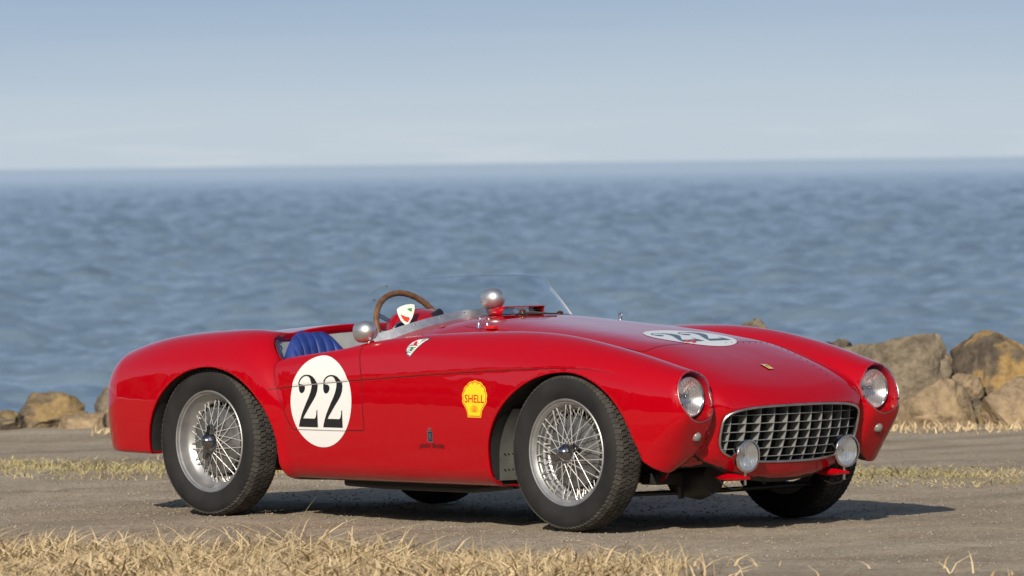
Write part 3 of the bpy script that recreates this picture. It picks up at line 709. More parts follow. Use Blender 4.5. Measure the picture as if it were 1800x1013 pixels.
def nut_mesh(ears):
    mb = MB().lathe([(-.100, .0005), (-.099, .012), (-.094, .021), (-.086, .026), (-.082, .029), (-.078, .033), (-.070, .037), (-.056, .040), (-.050, .036)], 32)
    for k in range(ears):
        a = 2*math.pi*k/ears; c, s = math.cos(a), math.sin(a); t = Vector((-s, 0, c)); r_ = Vector((c, 0, s)); v = []
        for (rr, w, o0, o1) in ((.026, .017, -.052, -.080), (.050, .013, -.054, -.078), (.072, .011, -.060, -.078), (.080, .007, -.064, -.076)):
            for (sg, oo) in ((-1, o0), (1, o0), (1, o1), (-1, o1)): v.append(r_*rr+t*w*sg*.8+Vector((0, oo, 0)))
        f = [(0, 1, 2, 3), (12, 13, 14, 15)]
        for i in range(3):
            for q in range(4): f.append((i*4+q, i*4+(q+1) % 4, (i+1)*4+(q+1) % 4, (i+1)*4+q))
        mb.add(v, f)
    return mb.mesh('knock_off_nut', True, 45)
M_NUT = mat('nut_chrome', (.30, .30, .31), .16, metal=1)
ME_NUT = nut_mesh(2); ME_NUT.materials.append(M_NUT)
M_DRUM = noisy(mat('drum_alloy', (.35, .35, .34), .5, metal=.6), (.11, .11, .105), (.20, .20, .19), 24)
mb = MB().lathe([(-.028, .0005), (-.028, .06), (-.020, .075), (-.018, .135), (-.012, .146), (.05, .148), (.06, .12), (.06, .0005)], 56)
for k in range(40):
    a = 2*math.pi*k/40; mb.box((.15*math.cos(a), .02, .15*math.sin(a)), (.008, .06, .004), Matrix.Rotation(-a, 3, 'Y').to_quaternion())
ME_DRUM = mb.mesh('brake_drum', True, 35); ME_DRUM.materials.append(M_DRUM)
ME_VALVE = MB().tube([(.190, -.040, 0), (.180, -.052, 0), (.172, -.062, 0)], [.004, .0035, .003], 8).mesh('valve', True, 40); ME_VALVE.materials.append(M_SPOKE)
for (x, y, deep, spin, steer) in ((1.125, -.637, 0, 205, 0), (-1.125, -.637, 1, 255, 0), (1.125, .637, 0, 60, 0), (-1.125, .637, 1, 20, 0)):
    w = empty('wheel', (x, y, .327), car); sgn = 1 if y < 0 else -1
    w.rotation_euler = (0, 0, (0 if y < 0 else math.pi)+steer)
    link('tyre', ME_TYRE, None, w); link('tread', ME_TREAD, None, w); link('rim', ME_RIM[deep], None, w); link('brake_drum', ME_DRUM, None, w); link('hub', ME_HUB, None, w)
    if y < 0:
        link('knock_off_nut', ME_NUT, None, w, rot=(0, R(-spin), 0)); link('valve', ME_VALVE, None, w, rot=(0, R(68 if deep else 120), 0))
        for me, n, ph in SP[deep]:
            for k in range(n): link('spoke', me, None, w, rot=(0, R(360/n*k+ph), 0))

# ---------------------------------------------------------------- the car: windscreen, mirrors, cockpit
ws = empty('windscreen', (0, 0, 0), car)
def ws_base(t):
    y = .632*t; x = -.030-.125*abs(t)**3; z = float(top_pt(x, y)[0][2]); return Vector((x, y, z+.002))
def ws_top(t):
    a = abs(t); return Vector((-.135-.125*a**2.4, .535*t, 1.037-.030*a**2.4-.035*a**14))
TS = np.linspace(-1, 1, 61); WB_ = [ws_base(t) for t in TS]; WT_ = [ws_top(t) for t in TS]
def ws_pt(i, v):
    p = WB_[i].lerp(WT_[i], v); return p+Vector((.018, 0, 0))*math.sin(math.pi*v)*.6
def sheet(i0, i1, v0, v1, nv, th, out=0.0):
    rows = []
    for i in range(i0, i1+1):
        a = ws_pt(max(i-1, 0), .5); b_ = ws_pt(min(i+1, 60), .5); t = b_-a; u = WT_[i]-WB_[i]; n = t.cross(u).normalized(); n = n if n.x > 0 else -n
        rows.append([(ws_pt(i, v0+(v1-v0)*k/nv)+n*(out+th), ws_pt(i, v0+(v1-v0)*k/nv)+n*out) for k in range(nv+1)])
    v = []; f = []; m_ = nv+1; N = len(rows)
    for r_ in rows: v += [p[0] for p in r_]+[p[1] for p in r_]
    for i in range(N-1):
        for k in range(nv):
            a = i*2*m_+k; c = (i+1)*2*m_+k; f += [(a, a+1, c+1, c), (a+m_, c+m_, c+m_+1, a+m_+1)]
        a = i*2*m_; c = (i+1)*2*m_; f += [(a, c, c+m_, a+m_), (a+nv, a+nv+m_, c+nv+m_, c+nv)]
    for i in (0, N-1):
        for k in range(nv): a = i*2*m_+k; f.append((a, a+m_, a+m_+1, a+1))
    return MB().add(v, f)
sheet(0, 60, 0, 1, 10, .003).build('screen_pane', M_GLASS, ws, sharp=40)
sheet(0, 60, -.03, .15, 3, .0025, .0035).build('base_strip', M_MIRR, ws, sharp=40)
for e, rr_, m_ in ((60, .0065, M_EDGE),): MB().tube([ws_pt(e, v) for v in np.linspace(.05, 1, 8)], rr_, 6).build('screen_edge', m_, ws)
MB().tube([WT_[i] for i in range(0, 55, 2)], .0011, 6).build('screen_edge', M_EDGED, ws); MB().tube([WT_[i] for i in range(54, 61)], [.0014, .002, .0025, .003, .0035, .0045, .0055], 6).build('screen_edge', M_EDGE, ws)
for i in (9, 15, 21, 27, 36, 42, 50):
    a = ws_pt(i, .10); n = Vector((.6, math.copysign(.5*abs(a.y)/.6, a.y), .4)).normalized(); MB().tube([a+n*.004, a+n*.0095], [.0042, .0028], 8).build('strip_rivet', M_CHROME, ws)
for i, vv in ((1, .80), (4, .955)):
    a = ws_pt(i, vv); MB().lathe([(.005, .0005), (.004, .0035), (-.004, .004)], 10, 'x').build('screen_glint', M_CHROME, ws).location = a  # chrome beads added for the two sparkles on the near edge
# shield sticker on the pane
SHIELD = [(-.046, .036), (-.030, .043), (0, .046), (.030, .043), (.046, .036), (.043, .012), (.030, -.020), (.010, -.046), (0, -.052), (-.010, -.046), (-.030, -.020), (-.043, .012)]
def ws_map(u, v, off):
    out = []
    for a, b_ in zip(u, v):
        y = -.452+a*.86; t = y/.60; i = min(max((t+1)*30, 0), 59.999); i0 = int(i); fr = i-i0; vv = .345+b_/.245
        p = ws_pt(i0, vv).lerp(ws_pt(i0+1, vv), fr); q = ws_pt(i0+1, vv)-ws_pt(i0, vv); n = q.cross(WT_[i0]-WB_[i0]).normalized(); n = n if n.x > 0 else -n
        out.append(p+n*(.003+off))
    return np.array(out)
ss = empty('shield_sticker', (0, 0, 0), ws)
def wdecal(name, contours, m, off):
    bm = bmesh.new()
    for c in contours:
        vs = [bm.verts.new((*p, 0)) for p in c]; bm.faces.new(vs)
    bmesh.ops.triangulate(bm, faces=list(bm.faces))
    for ax in (0, 1):
        for k in np.arange(-.05, .05, .012):
            bmesh.ops.bisect_plane(bm, geom=list(bm.verts)+list(bm.edges)+list(bm.faces), plane_co=[k if j == ax else 0 for j in range(3)], plane_no=[1 if j == ax else 0 for j in range(3)])
    co = np.array([v.co for v in bm.verts]); Q = ws_map(co[:, 0], co[:, 1], off)
    for v, q in zip(bm.verts, Q): v.co = q
    me = bpy.data.meshes.new(name); bm.to_mesh(me); bm.free(); return link(name, me, m, ws)
wdecal('shield_field', [SHIELD], mat('sticker_cream', (.82, .80, .70), .4), .0006)
wdecal('shield_band', [[(-.030, .008), (-.018, .000), (-.004, -.010), (.010, -.016), (.016, -.024), (.004, -.040), (-.012, -.028), (-.024, -.010)]], mat('sticker_red', (.62, .05, .02), .4), .0014)
wdecal('shield_band', [[(.004, .026), (.030, .024), (.028, .006), (.018, .010), (.010, .018)]], mat('sticker_green', (.04, .30, .08), .4), .0014)
bpy.data.objects.remove(ss)
def mirror(px, py, pz, foot):
    mr = empty('mirror', (px, py, pz), car)
    prof = [(-.040, .0005), (-.040, .038), (-.041, .0435), (-.037, .0455), (-.015, .0475), (.008, .046), (.026, .039), (.039, .026), (.045, .012), (.0465, .0005)]
    MB().lathe(prof, 36, 'x').build('mirror_shell', M_MIRR, mr, sharp=50).rotation_euler = (0, R(-4), R(10))
    ft = Vector(foot)-Vector((px, py, pz)); MB().tube([Vector((0, 0, -.04)), ft*.85, ft], [.007, .007, .012], 12).build('mirror_stem', M_CHROME, mr)
mirror(-.175, -.625, .812, (-.135, -.632, float(top_pt(-.135, -.632)[0][2])))
mirror(.035, -.075, .940, (.02, -.075, float(top_pt(.02, -.075)[0][2])))
# instrument hood, dashboard
v = []; f = []; NU, NV = 28, 10
for i in range(NU+1):
    a = math.pi*i/NU
    for k in range(NV+1):
        t = k/NV; sc = math.sqrt(max(0, 1-(t**2.4))); v.append((-.275+.215*t, -.272-.150*math.cos(a)*(.55+.45*sc), .800+.103*math.sin(a)**.8*(.25+.75*sc)))
for i in range(NU):
    for k in range(NV): f.append((i*(NV+1)+k, i*(NV+1)+k+1, (i+1)*(NV+1)+k+1, (i+1)*(NV+1)+k))
ih = MB().add(v, f).build('instrument_hood', M_RED, car, sharp=None); sm_ = ih.modifiers.new('thick', 'SOLIDIFY'); sm_.thickness = .004; sm_.offset = -1
MB().box((-.125, 0, .70), (.05, 1.0, .17)).build('dashboard', M_DASH, car)
for y in (-.45, -.33): MB().lathe([(0, .0005), (0, .045), (-.006, .050), (-.012, .046)], 24, 'x').build('dial', M_CHROME, car).location = (-.145, y, .80)
sw = empty('steering_wheel', (-.250, -.292, .795), car, (0, R(-27), 0))
# wheel plane: local y-z, axis local x
mb = MB(); pts = [Vector((0, .193*math.cos(2*math.pi*k/72), .193*math.sin(2*math.pi*k/72))) for k in range(72)]; mb.tube(pts+pts[:2], [.0125+.0012*(k % 2) for k in range(74)], 10, cap=False); mb.build('wheel_rim', M_WOOD, sw, sharp=None)
for k in range(3):
    a = R(90+120*k+60); MB().box((0, .095*math.cos(a), .095*math.sin(a)), (.004, .19, .022), Matrix.Rotation(a, 3, 'X').to_quaternion()).build('wheel_spoke', M_ALU, sw)
MB().lathe([(-.02, .0005), (-.02, .025), (.0, .035), (.012, .03), (.20, .018), (.2, .0005)], 24, 'x').build('wheel_hub', M_DIM, sw)
st_ = MB()
for k in range(30):
    a = R(20+140*k/29); p = Vector((-.0125, .193*math.cos(a), .193*math.sin(a))); st_.tube([p+Vector((.003, 0, 0)), p-Vector((.0012, 0, 0))], .0022, 6)
st_.build('rim_studs', M_CHROME, sw)['kind'] = 'stuff'
def seat(y):
    s = empty('seat', (-.725, y, .30), car)
    v = []; f = []; NU, NV = 84, 22
    for side in (0, 1):
        for i in range(NU+1):
            u = -1+2*i/NU; H = .505-.125*abs(u)**3.0
            for k in range(NV+1):
                t = k/NV; rim = max(0, (t-.86)/.14)**2; ed = max(0, (abs(u)-.86)/.14)**2
                rib = .013*abs(math.sin(math.pi*4*(u+1)))**.45 if abs(u) < .985 else 0
                xf = -.14*t+.055*u*u+(.030+rib)*(1-rim*.95)*(1-ed*.9)
                xb = -.14*t+.055*u*u-.045*(1-rim*.95)*(1-ed*.9)
                v.append((xf if side == 0 else xb, .195*u*(1-.08*t), H*t))
    m_ = NV+1; n_ = (NU+1)*m_
    for i in range(NU):
        for k in range(NV):
            a = i*m_+k; f += [(a, a+1, a+m_+1, a+m_), (n_+a, n_+a+m_, n_+a+m_+1, n_+a+1)]
        f.append((i*m_+NV, n_+i*m_+NV, n_+(i+1)*m_+NV, (i+1)*m_+NV))
    for i in (0, NU):
        for k in range(NV): f.append((i*m_+k, n_+i*m_+k, n_+i*m_+k+1, i*m_+k+1))
    MB().add(v, f).build('seat_back', M_BLUE, s, sharp=None)
    v = []; f = []
    for i in range(20):
        t = i/19
        for k in range(24):
            a = 2*math.pi*k/24; v.append((.02+.42*t, .18*math.copysign(abs(math.sin(a))**.5, math.sin(a)), .05+.05*math.copysign(abs(math.cos(a))**.5, math.cos(a))+.008*abs(math.sin(a*3.5))))
    for i in range(19):
        for k in range(24): f.append((i*24+k, i*24+(k+1) % 24, (i+1)*24+(k+1) % 24, (i+1)*24+k))
    f += [tuple(range(24))[::-1], tuple(19*24+k for k in range(24))]
    MB().add(v, f).build('seat_cushion', M_BLUE, s, sharp=None)
seat(-.345); seat(.33)
MB().lathe([(.006, .0005), (.008, .008), (0, .013), (-.010, .013)], 12, 'x').build('harness_eye', M_CHROME, car).location = (-.842, -.535, .735)
# rolled red rim round the cockpit and returned lips of the wheel arches
def contour(fun, c0, angs, rmax=.75):
    out = []
    for a in angs:
        lo, hi = .1, rmax; d = (math.cos(a), math.sin(a))
        for _ in range(28):
            m_ = (lo+hi)/2; lo, hi = (m_, hi) if fun(c0[0]+d[0]*m_, c0[1]+d[1]*m_) < 0 else (lo, m_)
        out.append((c0[0]+d[0]*lo, c0[1]+d[1]*lo))
    return np.array(out)
def arr(v): return np.array([float(v)])
CK = contour(lambda x, y: cockpit(arr(x), arr(abs(y)), arr(.6))[0], (-.42, 0), np.linspace(0, 2*math.pi, 181))
ck = np.array([-.42, 0])+(CK-np.array([-.42, 0]))*.994; zt = top_pt(CK[:, 0], CK[:, 1])[:, 2]; n_ = len(ck)
V = np.concatenate([np.c_[ck, zt-.004], np.c_[ck, zt-.034], np.c_[ck*1.0+(CK-ck)*1.2, zt-.036]])
link('cockpit_rim', mesh_np('cockpit_rim', V, [(r*n_+i, r*n_+i+1, (r+1)*n_+i+1, (r+1)*n_+i) for r in range(2) for i in range(n_-1)]), M_RED, car)
for fun, c0, a0, a1 in ((arch_front, (1.14, .30), -14, 190), (arch_rear, (-1.075, .30), -16, 186)):
    AC = contour(lambda x, z: fun(arr(x), arr(.9), arr(z))[0], c0, np.radians(np.linspace(a0, a1, 110)), .6)
    ac = np.array(c0)+(AC-np.array(c0))*.9955
    for sg in (-1, 1):
        yo = side_pt(AC[:, 0], AC[:, 1], 0, sg)[:, 1]; ok = (np.abs(uncut(AC[:, 0], yo, AC[:, 1])) < .001) & ((AC[:, 1] > .262) | (AC[:, 0] < 1.2)); i0_ = np.nonzero(ok)[0]; sl = slice(i0_[0], i0_[-1]+1)
        AC_, ac_ = AC, ac; AC, ac, yo = AC[sl], ac[sl], yo[sl]; n_ = len(ac)
        V = np.concatenate([np.c_[ac[:, 0], yo-sg*.003, ac[:, 1]], np.c_[ac[:, 0], yo-sg*.014, ac[:, 1]], np.c_[AC[:, 0], yo-sg*.015, AC[:, 1]]])
        link('arch_lip', mesh_np('arch_lip', V, [(r*n_+i, r*n_+i+1, (r+1)*n_+i+1, (r+1)*n_+i) for r in range(2) for i in range(n_-1)]), M_RED, car); AC, ac = AC_, ac_
# scoop ahead of the screen
sc_ = empty('bonnet_scoop', (0, 0, 0), car)
zb = lambda x, y: float(top_pt(x, y)[0][2])
v = []; f = []
for th in (0, .004):
    for (x, y, z) in ((.135, -.105, .037-th), (.135, .125, .037-th), (.035, .125, .026-th), (.035, -.105, .026-th)): v.append((x, y, zb(x, y)+z))
MB().add(v, [(0, 1, 2, 3), (7, 6, 5, 4), (0, 4, 5, 1), (1, 5, 6, 2), (2, 6, 7, 3), (3, 7, 4, 0)]).build('scoop_lid', M_RED, sc_, sharp=20)
for sg, y0 in ((-1, -.105), (1, .125)):
    y1 = y0+sg*.008; v = [(.135, y0, zb(.135, y0)+.037), (.035, y0, zb(.035, y0)+.026), (.035, y1, zb(.035, y1)-.004), (.115, y1, zb(.115, y1)-.004)]
    MB().add(v, [(0, 1, 2, 3)]).build('scoop_cheek', M_RED, sc_, sharp=20).modifiers.new('thick', 'SOLIDIFY').thickness = .003
ny, nx = 9, 5; gv = [(.128-.14*j/(nx-1), -.12+.26*i/(ny-1)) for i in range(ny) for j in range(nx)]; Z = top_pt([g[0] for g in gv], [g[1] for g in gv], .0015)
link('scoop_floor', mesh_np('scoop_floor', Z, [(i*nx+j, i*nx+j+1, (i+1)*nx+j+1, (i+1)*nx+j) for i in range(ny-1) for j in range(nx-1)]), M_DASH, sc_)
for (x, y) in ((.20, -.065), (.075, .275)):
    wi = empty('wiper', (x, y, zb(x, y)), car)
    MB().lathe([(-.002, .022), (.008, .021), (.014, .013), (.022, .015), (.027, .0005)], 16, 'z').build('wiper_pivot', M_BROWNCHROME, wi)
    d = Vector((.05, .12, 0)); e = Vector((x, y, 0))
    pts = [Vector((0, 0, .012)), Vector((.02, .045, zb(x+.02, y+.045)-zb(x, y)+.012)), Vector((.045, .10, zb(x+.045, y+.10)-zb(x, y)+.008))]
    MB().tube(pts, .0035, 6).build('wiper_arm', M_BROWNCHROME, wi)
    pts = [Vector((.01+.055*t, -.05+.19*t, zb(x+.01+.055*t, y-.05+.19*t)-zb(x, y)+.006)) for t in (0, .33, .66, 1)]
    MB().tube(pts, .004, 6).build('wiper_blade', M_DASH, wi)
for (x, y) in ((.285, -.400), (.33, -.392), (.32, .40)):
    bc = empty('bonnet_catch', (x, y, zb(x, y)), car)
    MB().tube([(0, 0, -.002), (0, 0, .012), (0, 0, .024)], [.012, .006, .004], 10).build('catch_post', M_CHROME, bc)
    ring = [Vector((.010*math.cos(2*math.pi*k/16), 0, .034+.012*math.sin(2*math.pi*k/16))) for k in range(18)]; MB().tube(ring, .0026, 6, cap=False).build('catch_ring', M_CHROME, bc)
pp = empty('pull_tag', (.36, -.395, zb(.36, -.395)), car)
MB().box((0, 0, .008), (.05, .026, .014)).build('tag_cloth', M_DRED, pp, bevel=.0015); MB().tube([(.03, 0, .006), (.07, .002, .003), (.10, .004, .002)], .0015, 6).build('tag_cord', M_DRED, pp)
lt = empty('bonnet_lock', (1.262, -.115, zb(1.262, -.115)), car)
MB().box((0, -.013, .004), (.010, .011, .010)).build('lock_block', M_DRED, lt, bevel=.003); MB().box((.014, .012, .003), (.012, .018, .007)).build('lock_block', M_DRED, lt, bevel=.003); MB().box((.0, .0, .009), (.005, .022, .004)).build('lock_bar', M_CHROME, lt)
# running gear seen under the car
rg = empty('running_gear', (0, 0, 0), car)
MB().tube([(1.30, -.58, .152), (1.34, 0, .150), (1.30, .58, .152)], .011, 10).build('tie_rod', M_DIM, rg)
MB().box((1.36, 0, .215), (.10, .92, .05)).build('cross_member', M_BLACK, rg, bevel=.01)
MB().lathe([(-.10, .03), (-.10, .075), (.02, .09), (.10, .06), (.10, .0005)], 20, 'x').build('steering_box', M_DIM, rg).location = (1.40, -.22, .21)
for y in (-.46, .46):
    MB().tube([(1.12, y, .32), (1.28, y*.75, .24), (1.36, y*.55, .22)], .018, 8).build('control_arm', M_DIM, rg)
    MB().tube([(1.18, y, .14), (1.18, y, .34)], .035, 10).build('damper', M_BLACK, rg)
MB().box((1.42, -.33, .155), (.012, .05, .05), Quaternion((0, 0, 1), R(30))).build('hanger_bracket', M_DIM, rg)
MB().box((-.02, 0, .168), (.86, 1.05, .03)).build('belly_pan', M_BLACK, rg, bevel=.02)
for y in (-.50, -.44): MB().tube([(.60, y, .175), (.35, y, .150), (-.20, y, .152), (-.45, y, .160)], .018, 12).build('exhaust_pipe', M_DIM, rg)
MB().tube([(-1.125, -.55, .327), (-1.125, .55, .327)], .04, 12).build('rear_axle', M_BLACK, rg)

# grey splash panels inside the near arches
def splash(x0, z0, z1, y0, y1, front):
    sp = []; zs = np.linspace(z0, z1, 14); ys = np.linspace(y0, y1, 6)
    for z in zs:
        v_ = max(z-.30, 0)
        x = (1.14-.468*(1-(v_/.358)**1.93)**(1/1.93)+.014) if front else (-1.075-.412*math.sqrt(max(0, 1-(v_/.352)**2))+.014)
        for y in ys: sp.append((x+.03*((y-y0)/(y1-y0))**2, y, z))
    m_ = len(ys); return link('splash_panel', mesh_np('splash_panel', sp, [(i*m_+j, (i+1)*m_+j, (i+1)*m_+j+1, i*m_+j+1) for i in range(len(zs)-1) for j in range(m_-1)]), M_PANEL, car)
splash(0, .20, .50, -.665, -.47, True); splash(0, .285, .40, -.66, -.47, False)
for z in (.245, .31):
    for k in range(3): MB().tube([(.684, -.64+.022*k, z), (.694, -.64+.022*k, z)], .0026, 6).build('panel_rivet', M_DIM, car)
# ---------------------------------------------------------------- the place
VR = Vector((math.sin(yaw), -math.cos(yaw), 0)); VA = Vector((math.cos(yaw), math.sin(yaw), 0))     # right and away as one stands at the roadside
B0 = CAM_POS.to_2d().length
def gp(a, d, z=0):
    """a metres right, d metres out from where one stands"""
    p = Vector((CAM_POS.x, CAM_POS.y, 0))+VR*a+VA*d; return Vector((p.x, p.y, z))
def ga(P):
    q = np.asarray(P)[..., :2]-np.array([CAM_POS.x, CAM_POS.y]); return q @ np.array(VR[:2]), q @ np.array(VA[:2])
def vnoise(x, y, seed=0, octv=4):
    x = np.asarray(x, float); y = np.asarray(y, float); out = np.zeros(x.shape); amp = 1
    for o in range(octv):
        xi = np.floor(x).astype(np.int64); yi = np.floor(y).astype(np.int64); fx_ = x-xi; fy_ = y-yi
        def hsh(i, j):
            n = (i*374761393+j*668265263+seed*1442695+o*97531) & 0x7fffffff; n = ((n ^ (n >> 13))*1274126177) & 0x7fffffff; return ((n ^ (n >> 16)) & 0xffff)/65535.
        u = fx_*fx_*(3-2*fx_); v = fy_*fy_*(3-2*fy_)
        out += amp*((hsh(xi, yi)*(1-u)+hsh(xi+1, yi)*u)*(1-v)+(hsh(xi, yi+1)*(1-u)+hsh(xi+1, yi+1)*u)*v-.5); amp *= .5; x = x*2.03+17.1; y = y*2.03+5.7
    return out
SHORE = 42.5
def ground_z(a, d):
    rough = .014*vnoise(a*1.3, d*1.3, 3, 3)+.009*vnoise(a*9, d*9, 5, 3)
    wheels = 0
    z = rough*sst(0, 1, np.ones_like(a))
    # verge in front, slope to the water behind the boulders
    return z+.05*sst(27.2, 25.0, d+.30*np.clip(a+1, -9, 9))-2.6*sst(SHORE-.5, SHORE+5, d)
def sheet_mesh(name, aa, dd, m):
    A, D = np.meshgrid(aa, dd, indexing='ij'); Z = ground_z(A, D)
    P = np.array([CAM_POS.x, CAM_POS.y])[None, None]+A[..., None]*np.array(VR[:2])+D[..., None]*np.array(VA[:2])
    V = np.concatenate([P, Z[..., None]], -1).reshape(-1, 3); n, k = A.shape
    i, j = np.meshgrid(np.arange(n-1), np.arange(k-1), indexing='ij'); q = (i*k+j).ravel()
    return link(name, mesh_np(name, V, np.stack([q, q+k, q+k+1, q+1], 1)), m)
# ground material: grey-brown grit, paler trodden patches, darker road at the back
M_GROUND = mat('grit_ground', (.2, .18, .15), .92, spec=.05); nd, ln, b = nodes(M_GROUND)
tc = nd.new('ShaderNodeTexCoord')
def nz(scale, det, vec=None):
    n = nd.new('ShaderNodeTexNoise'); n.inputs['Scale'].default_value = scale; n.inputs['Detail'].default_value = det; n.inputs['Roughness'].default_value = .62; ln.new(vec or tc.outputs['Object'], n.inputs['Vector']); return n
def ramp(src, stops):
    r = nd.new('ShaderNodeValToRGB'); el = r.color_ramp.elements
    while len(el) < len(stops): el.new(.5)
    for e, (p, c) in zip(el, stops): e.position = p; e.color = (*c, 1)
    ln.new(src, r.inputs[0]); return r
def mixc(kind, fac, a, b_):
    x = nd.new('ShaderNodeMix'); x.data_type = 'RGBA'; x.blend_type = kind
    if isinstance(fac, float): x.inputs[0].default_value = fac
    else: ln.new(fac, x.inputs[0])
    ln.new(a, x.inputs[6]); ln.new(b_, x.inputs[7]); return x
mpr = nd.new('ShaderNodeMapping'); mpr.inputs['Rotation'].default_value = (0, 0, -yaw); mpr.inputs['Scale'].default_value = (1.5, .22, 1); ln.new(tc.outputs['Object'], mpr.inputs[0]); n0 = nz(1.0, 5, mpr.outputs[0])
n1 = nz(.9, 6); n2 = nz(38, 6); n3 = nz(170, 3)
c1 = ramp(n1.outputs['Fac'], [(.32, (.335, .275, .203)), (.5, (.430, .360, .270)), (.68, (.505, .433, .330))])
c2 = ramp(n2.outputs['Fac'], [(.30, (.62, .61, .60)), (.5, (.97, .97, .97)), (.72, (1.22, 1.21, 1.18))])
c3 = ramp(n3.outputs['Fac'], [(.35, (.7, .7, .7)), (.55, (1, 1, 1)), (.75, (1.2, 1.2, 1.2))])
mx = mixc('MULTIPLY', 1.0, c1.outputs[0], c2.outputs[0]); mx = mixc('MULTIPLY', .6, mx.outputs[2], c3.outputs[0]); c0 = ramp(n0.outputs['Fac'], [(.34, (.76, .75, .73)), (.50, (1, 1, 1)), (.66, (1.12, 1.10, 1.06))]); mx = mixc('MULTIPLY', .9, mx.outputs[2], c0.outputs[0]); ln.new(mx.outputs[2], b.inputs['Base Color'])
add = nd.new('ShaderNodeMath'); add.operation = 'ADD'; ln.new(n2.outputs['Fac'], add.inputs[0]); ln.new(n3.outputs['Fac'], add.inputs[1])
bp = nd.new('ShaderNodeBump'); bp.inputs['Strength'].default_value = .75; bp.inputs['Distance'].default_value = .010; ln.new(add.outputs[0], bp.inputs['Height']); ln.new(bp.outputs[0], b.inputs['Normal'])
g = sheet_mesh('ground', np.concatenate([np.linspace(-60, -4.2, 40), np.linspace(-4.1, 4.1, 250), np.linspace(4.2, 60, 40)]), np.concatenate([np.linspace(-60, 23.5, 50), np.linspace(23.6, 33.5, 330), np.linspace(33.7, 48, 80)]), M_GROUND)
tag(g, kind='structure')
# grit: small stones lying about
def stones(name, n, a0, a1, d0, d1, r0, r1, m, seed):
    rg_ = np.random.default_rng(seed); a = rg_.uniform(a0, a1, n); d = rg_.uniform(d0, d1, n); r = r0*(r1/r0)**(rg_.random(n)**2.2)
    keep = vnoise(a*2.2, d*1.1, seed, 2) > rg_.uniform(-.55, .25, n); a, d, r = a[keep], d[keep], r[keep]; n = len(a)
    base = np.array([(1, 0, 0), (-1, 0, 0), (0, 1, 0), (0, -1, 0), (0, 0, 1), (0, 0, -1)], float); tri = np.array([(0, 2, 4), (2, 1, 4), (1, 3, 4), (3, 0, 4), (2, 0, 5), (1, 2, 5), (3, 1, 5), (0, 3, 5)])
    V = base[None]*(rg_.uniform(.6, 1.3, (n, 6, 1)))*r[:, None, None]*np.array([1, 1, .6]); th = rg_.uniform(0, 6.28, n); c, s = np.cos(th), np.sin(th)
    X = V[..., 0]*c[:, None]-V[..., 1]*s[:, None]; Y = V[..., 0]*s[:, None]+V[..., 1]*c[:, None]
    P = np.array([CAM_POS.x, CAM_POS.y])+a[:, None]*np.array(VR[:2])+d[:, None]*np.array(VA[:2]); z = ground_z(a, d)+r*.15
    W3 = np.stack([P[:, 0, None]+X, P[:, 1, None]+Y, z[:, None]+V[..., 2]], -1).reshape(-1, 3)
    F = (tri[None]+6*np.arange(n)[:, None, None]).reshape(-1, 3)
    o = link(name, mesh_np(name, W3, F, False), m); return o
M_GRIT = noisy(mat('grit_stone', (.2, .18, .16), .85, spec=.2), (.17, .142, .110), (.40, .345, .27), 11, contrast=(.3, .7))
tag(stones('gravel', 42000, -3.4, 3.4, 25.2, 34.5, .0022, .010, M_GRIT, 5), 'loose grey-brown grit strewn over the roadside ground', 'gravel', kind='stuff')
# grass: curved blades
def grass(name, a, d, hgt, wid, m, seed, lean=.5, flat=.0):
    rg_ = np.random.default_rng(seed); n = len(a); th = rg_.uniform(0, 6.283, n); ld = rg_.uniform(0, 6.283, n); ll = hgt*lean*rg_.uniform(.1, 1.5, n)
    P = np.array([CAM_POS.x, CAM_POS.y])+a[:, None]*np.array(VR[:2])+d[:, None]*np.array(VA[:2]); z0 = ground_z(a, d)-.005
    V = np.zeros((n, 7, 3)); tt = [0, .4, .75, 1]
    for k, t in enumerate(tt):
        cx_ = P[:, 0]+np.cos(ld)*ll*t**1.8; cy_ = P[:, 1]+np.sin(ld)*ll*t**1.8; cz_ = z0+hgt*(t-.18*lean*t*t)
        w = wid*(1-.75*t**1.5)
        if k < 3:
            V[:, 2*k] = np.stack([cx_-np.cos(th)*w/2, cy_-np.sin(th)*w/2, cz_], 1); V[:, 2*k+1] = np.stack([cx_+np.cos(th)*w/2, cy_+np.sin(th)*w/2, cz_], 1)
        else: V[:, 6] = np.stack([cx_, cy_, cz_], 1)
    tri = np.array([(0, 1, 3), (0, 3, 2), (2, 3, 5), (2, 5, 4), (4, 5, 6)])
    return link(name, mesh_np(name, V.reshape(-1, 3), (tri[None]+7*np.arange(n)[:, None, None]).reshape(-1, 3), False), m)
def straw_mat(name, c1, c2, scale):
    m = noisy(mat(name, c1, .75, spec=.2), c1, c2, scale, detail=4, contrast=(.3, .7)); nd, ln, b = nodes(m)
    b.inputs['Subsurface Weight'].default_value = 0
    return m
M_STRAW = straw_mat('dry_straw', (.37, .27, .14), (.74, .59, .36), 5.5)
M_VERGE = straw_mat('verge_grass', (.235, .22, .095), (.58, .47, .26), 1.3)
rg_ = np.random.default_rng(21)
n = 44000; a = rg_.uniform(-4.2, 3.6, n); d = 27.35-2.8*rg_.random(n)**1.15-.66*(a+2.2)*(a > -2.2)+.30*vnoise(a*1.3, a*0, 8, 3)
k = (vnoise(a*1.5, d*1.5, 4, 3) > -.42) & (d > 23.6) & (rg_.random(n) < np.clip((.75-a)/.9, .012, 1)); a, d = a[k], d[k]
h = (.032+.095*rg_.random(len(a))**2.0)*(1+1.5*vnoise(a*1.6, d*1.6, 6, 3)); tag(grass('dry_grass', a, d, h, .003+.011*rg_.random(len(a))**1.5, M_STRAW, 1, 1.7), 'matted golden dry grass along the near edge of the ground', 'grass', kind='stuff')
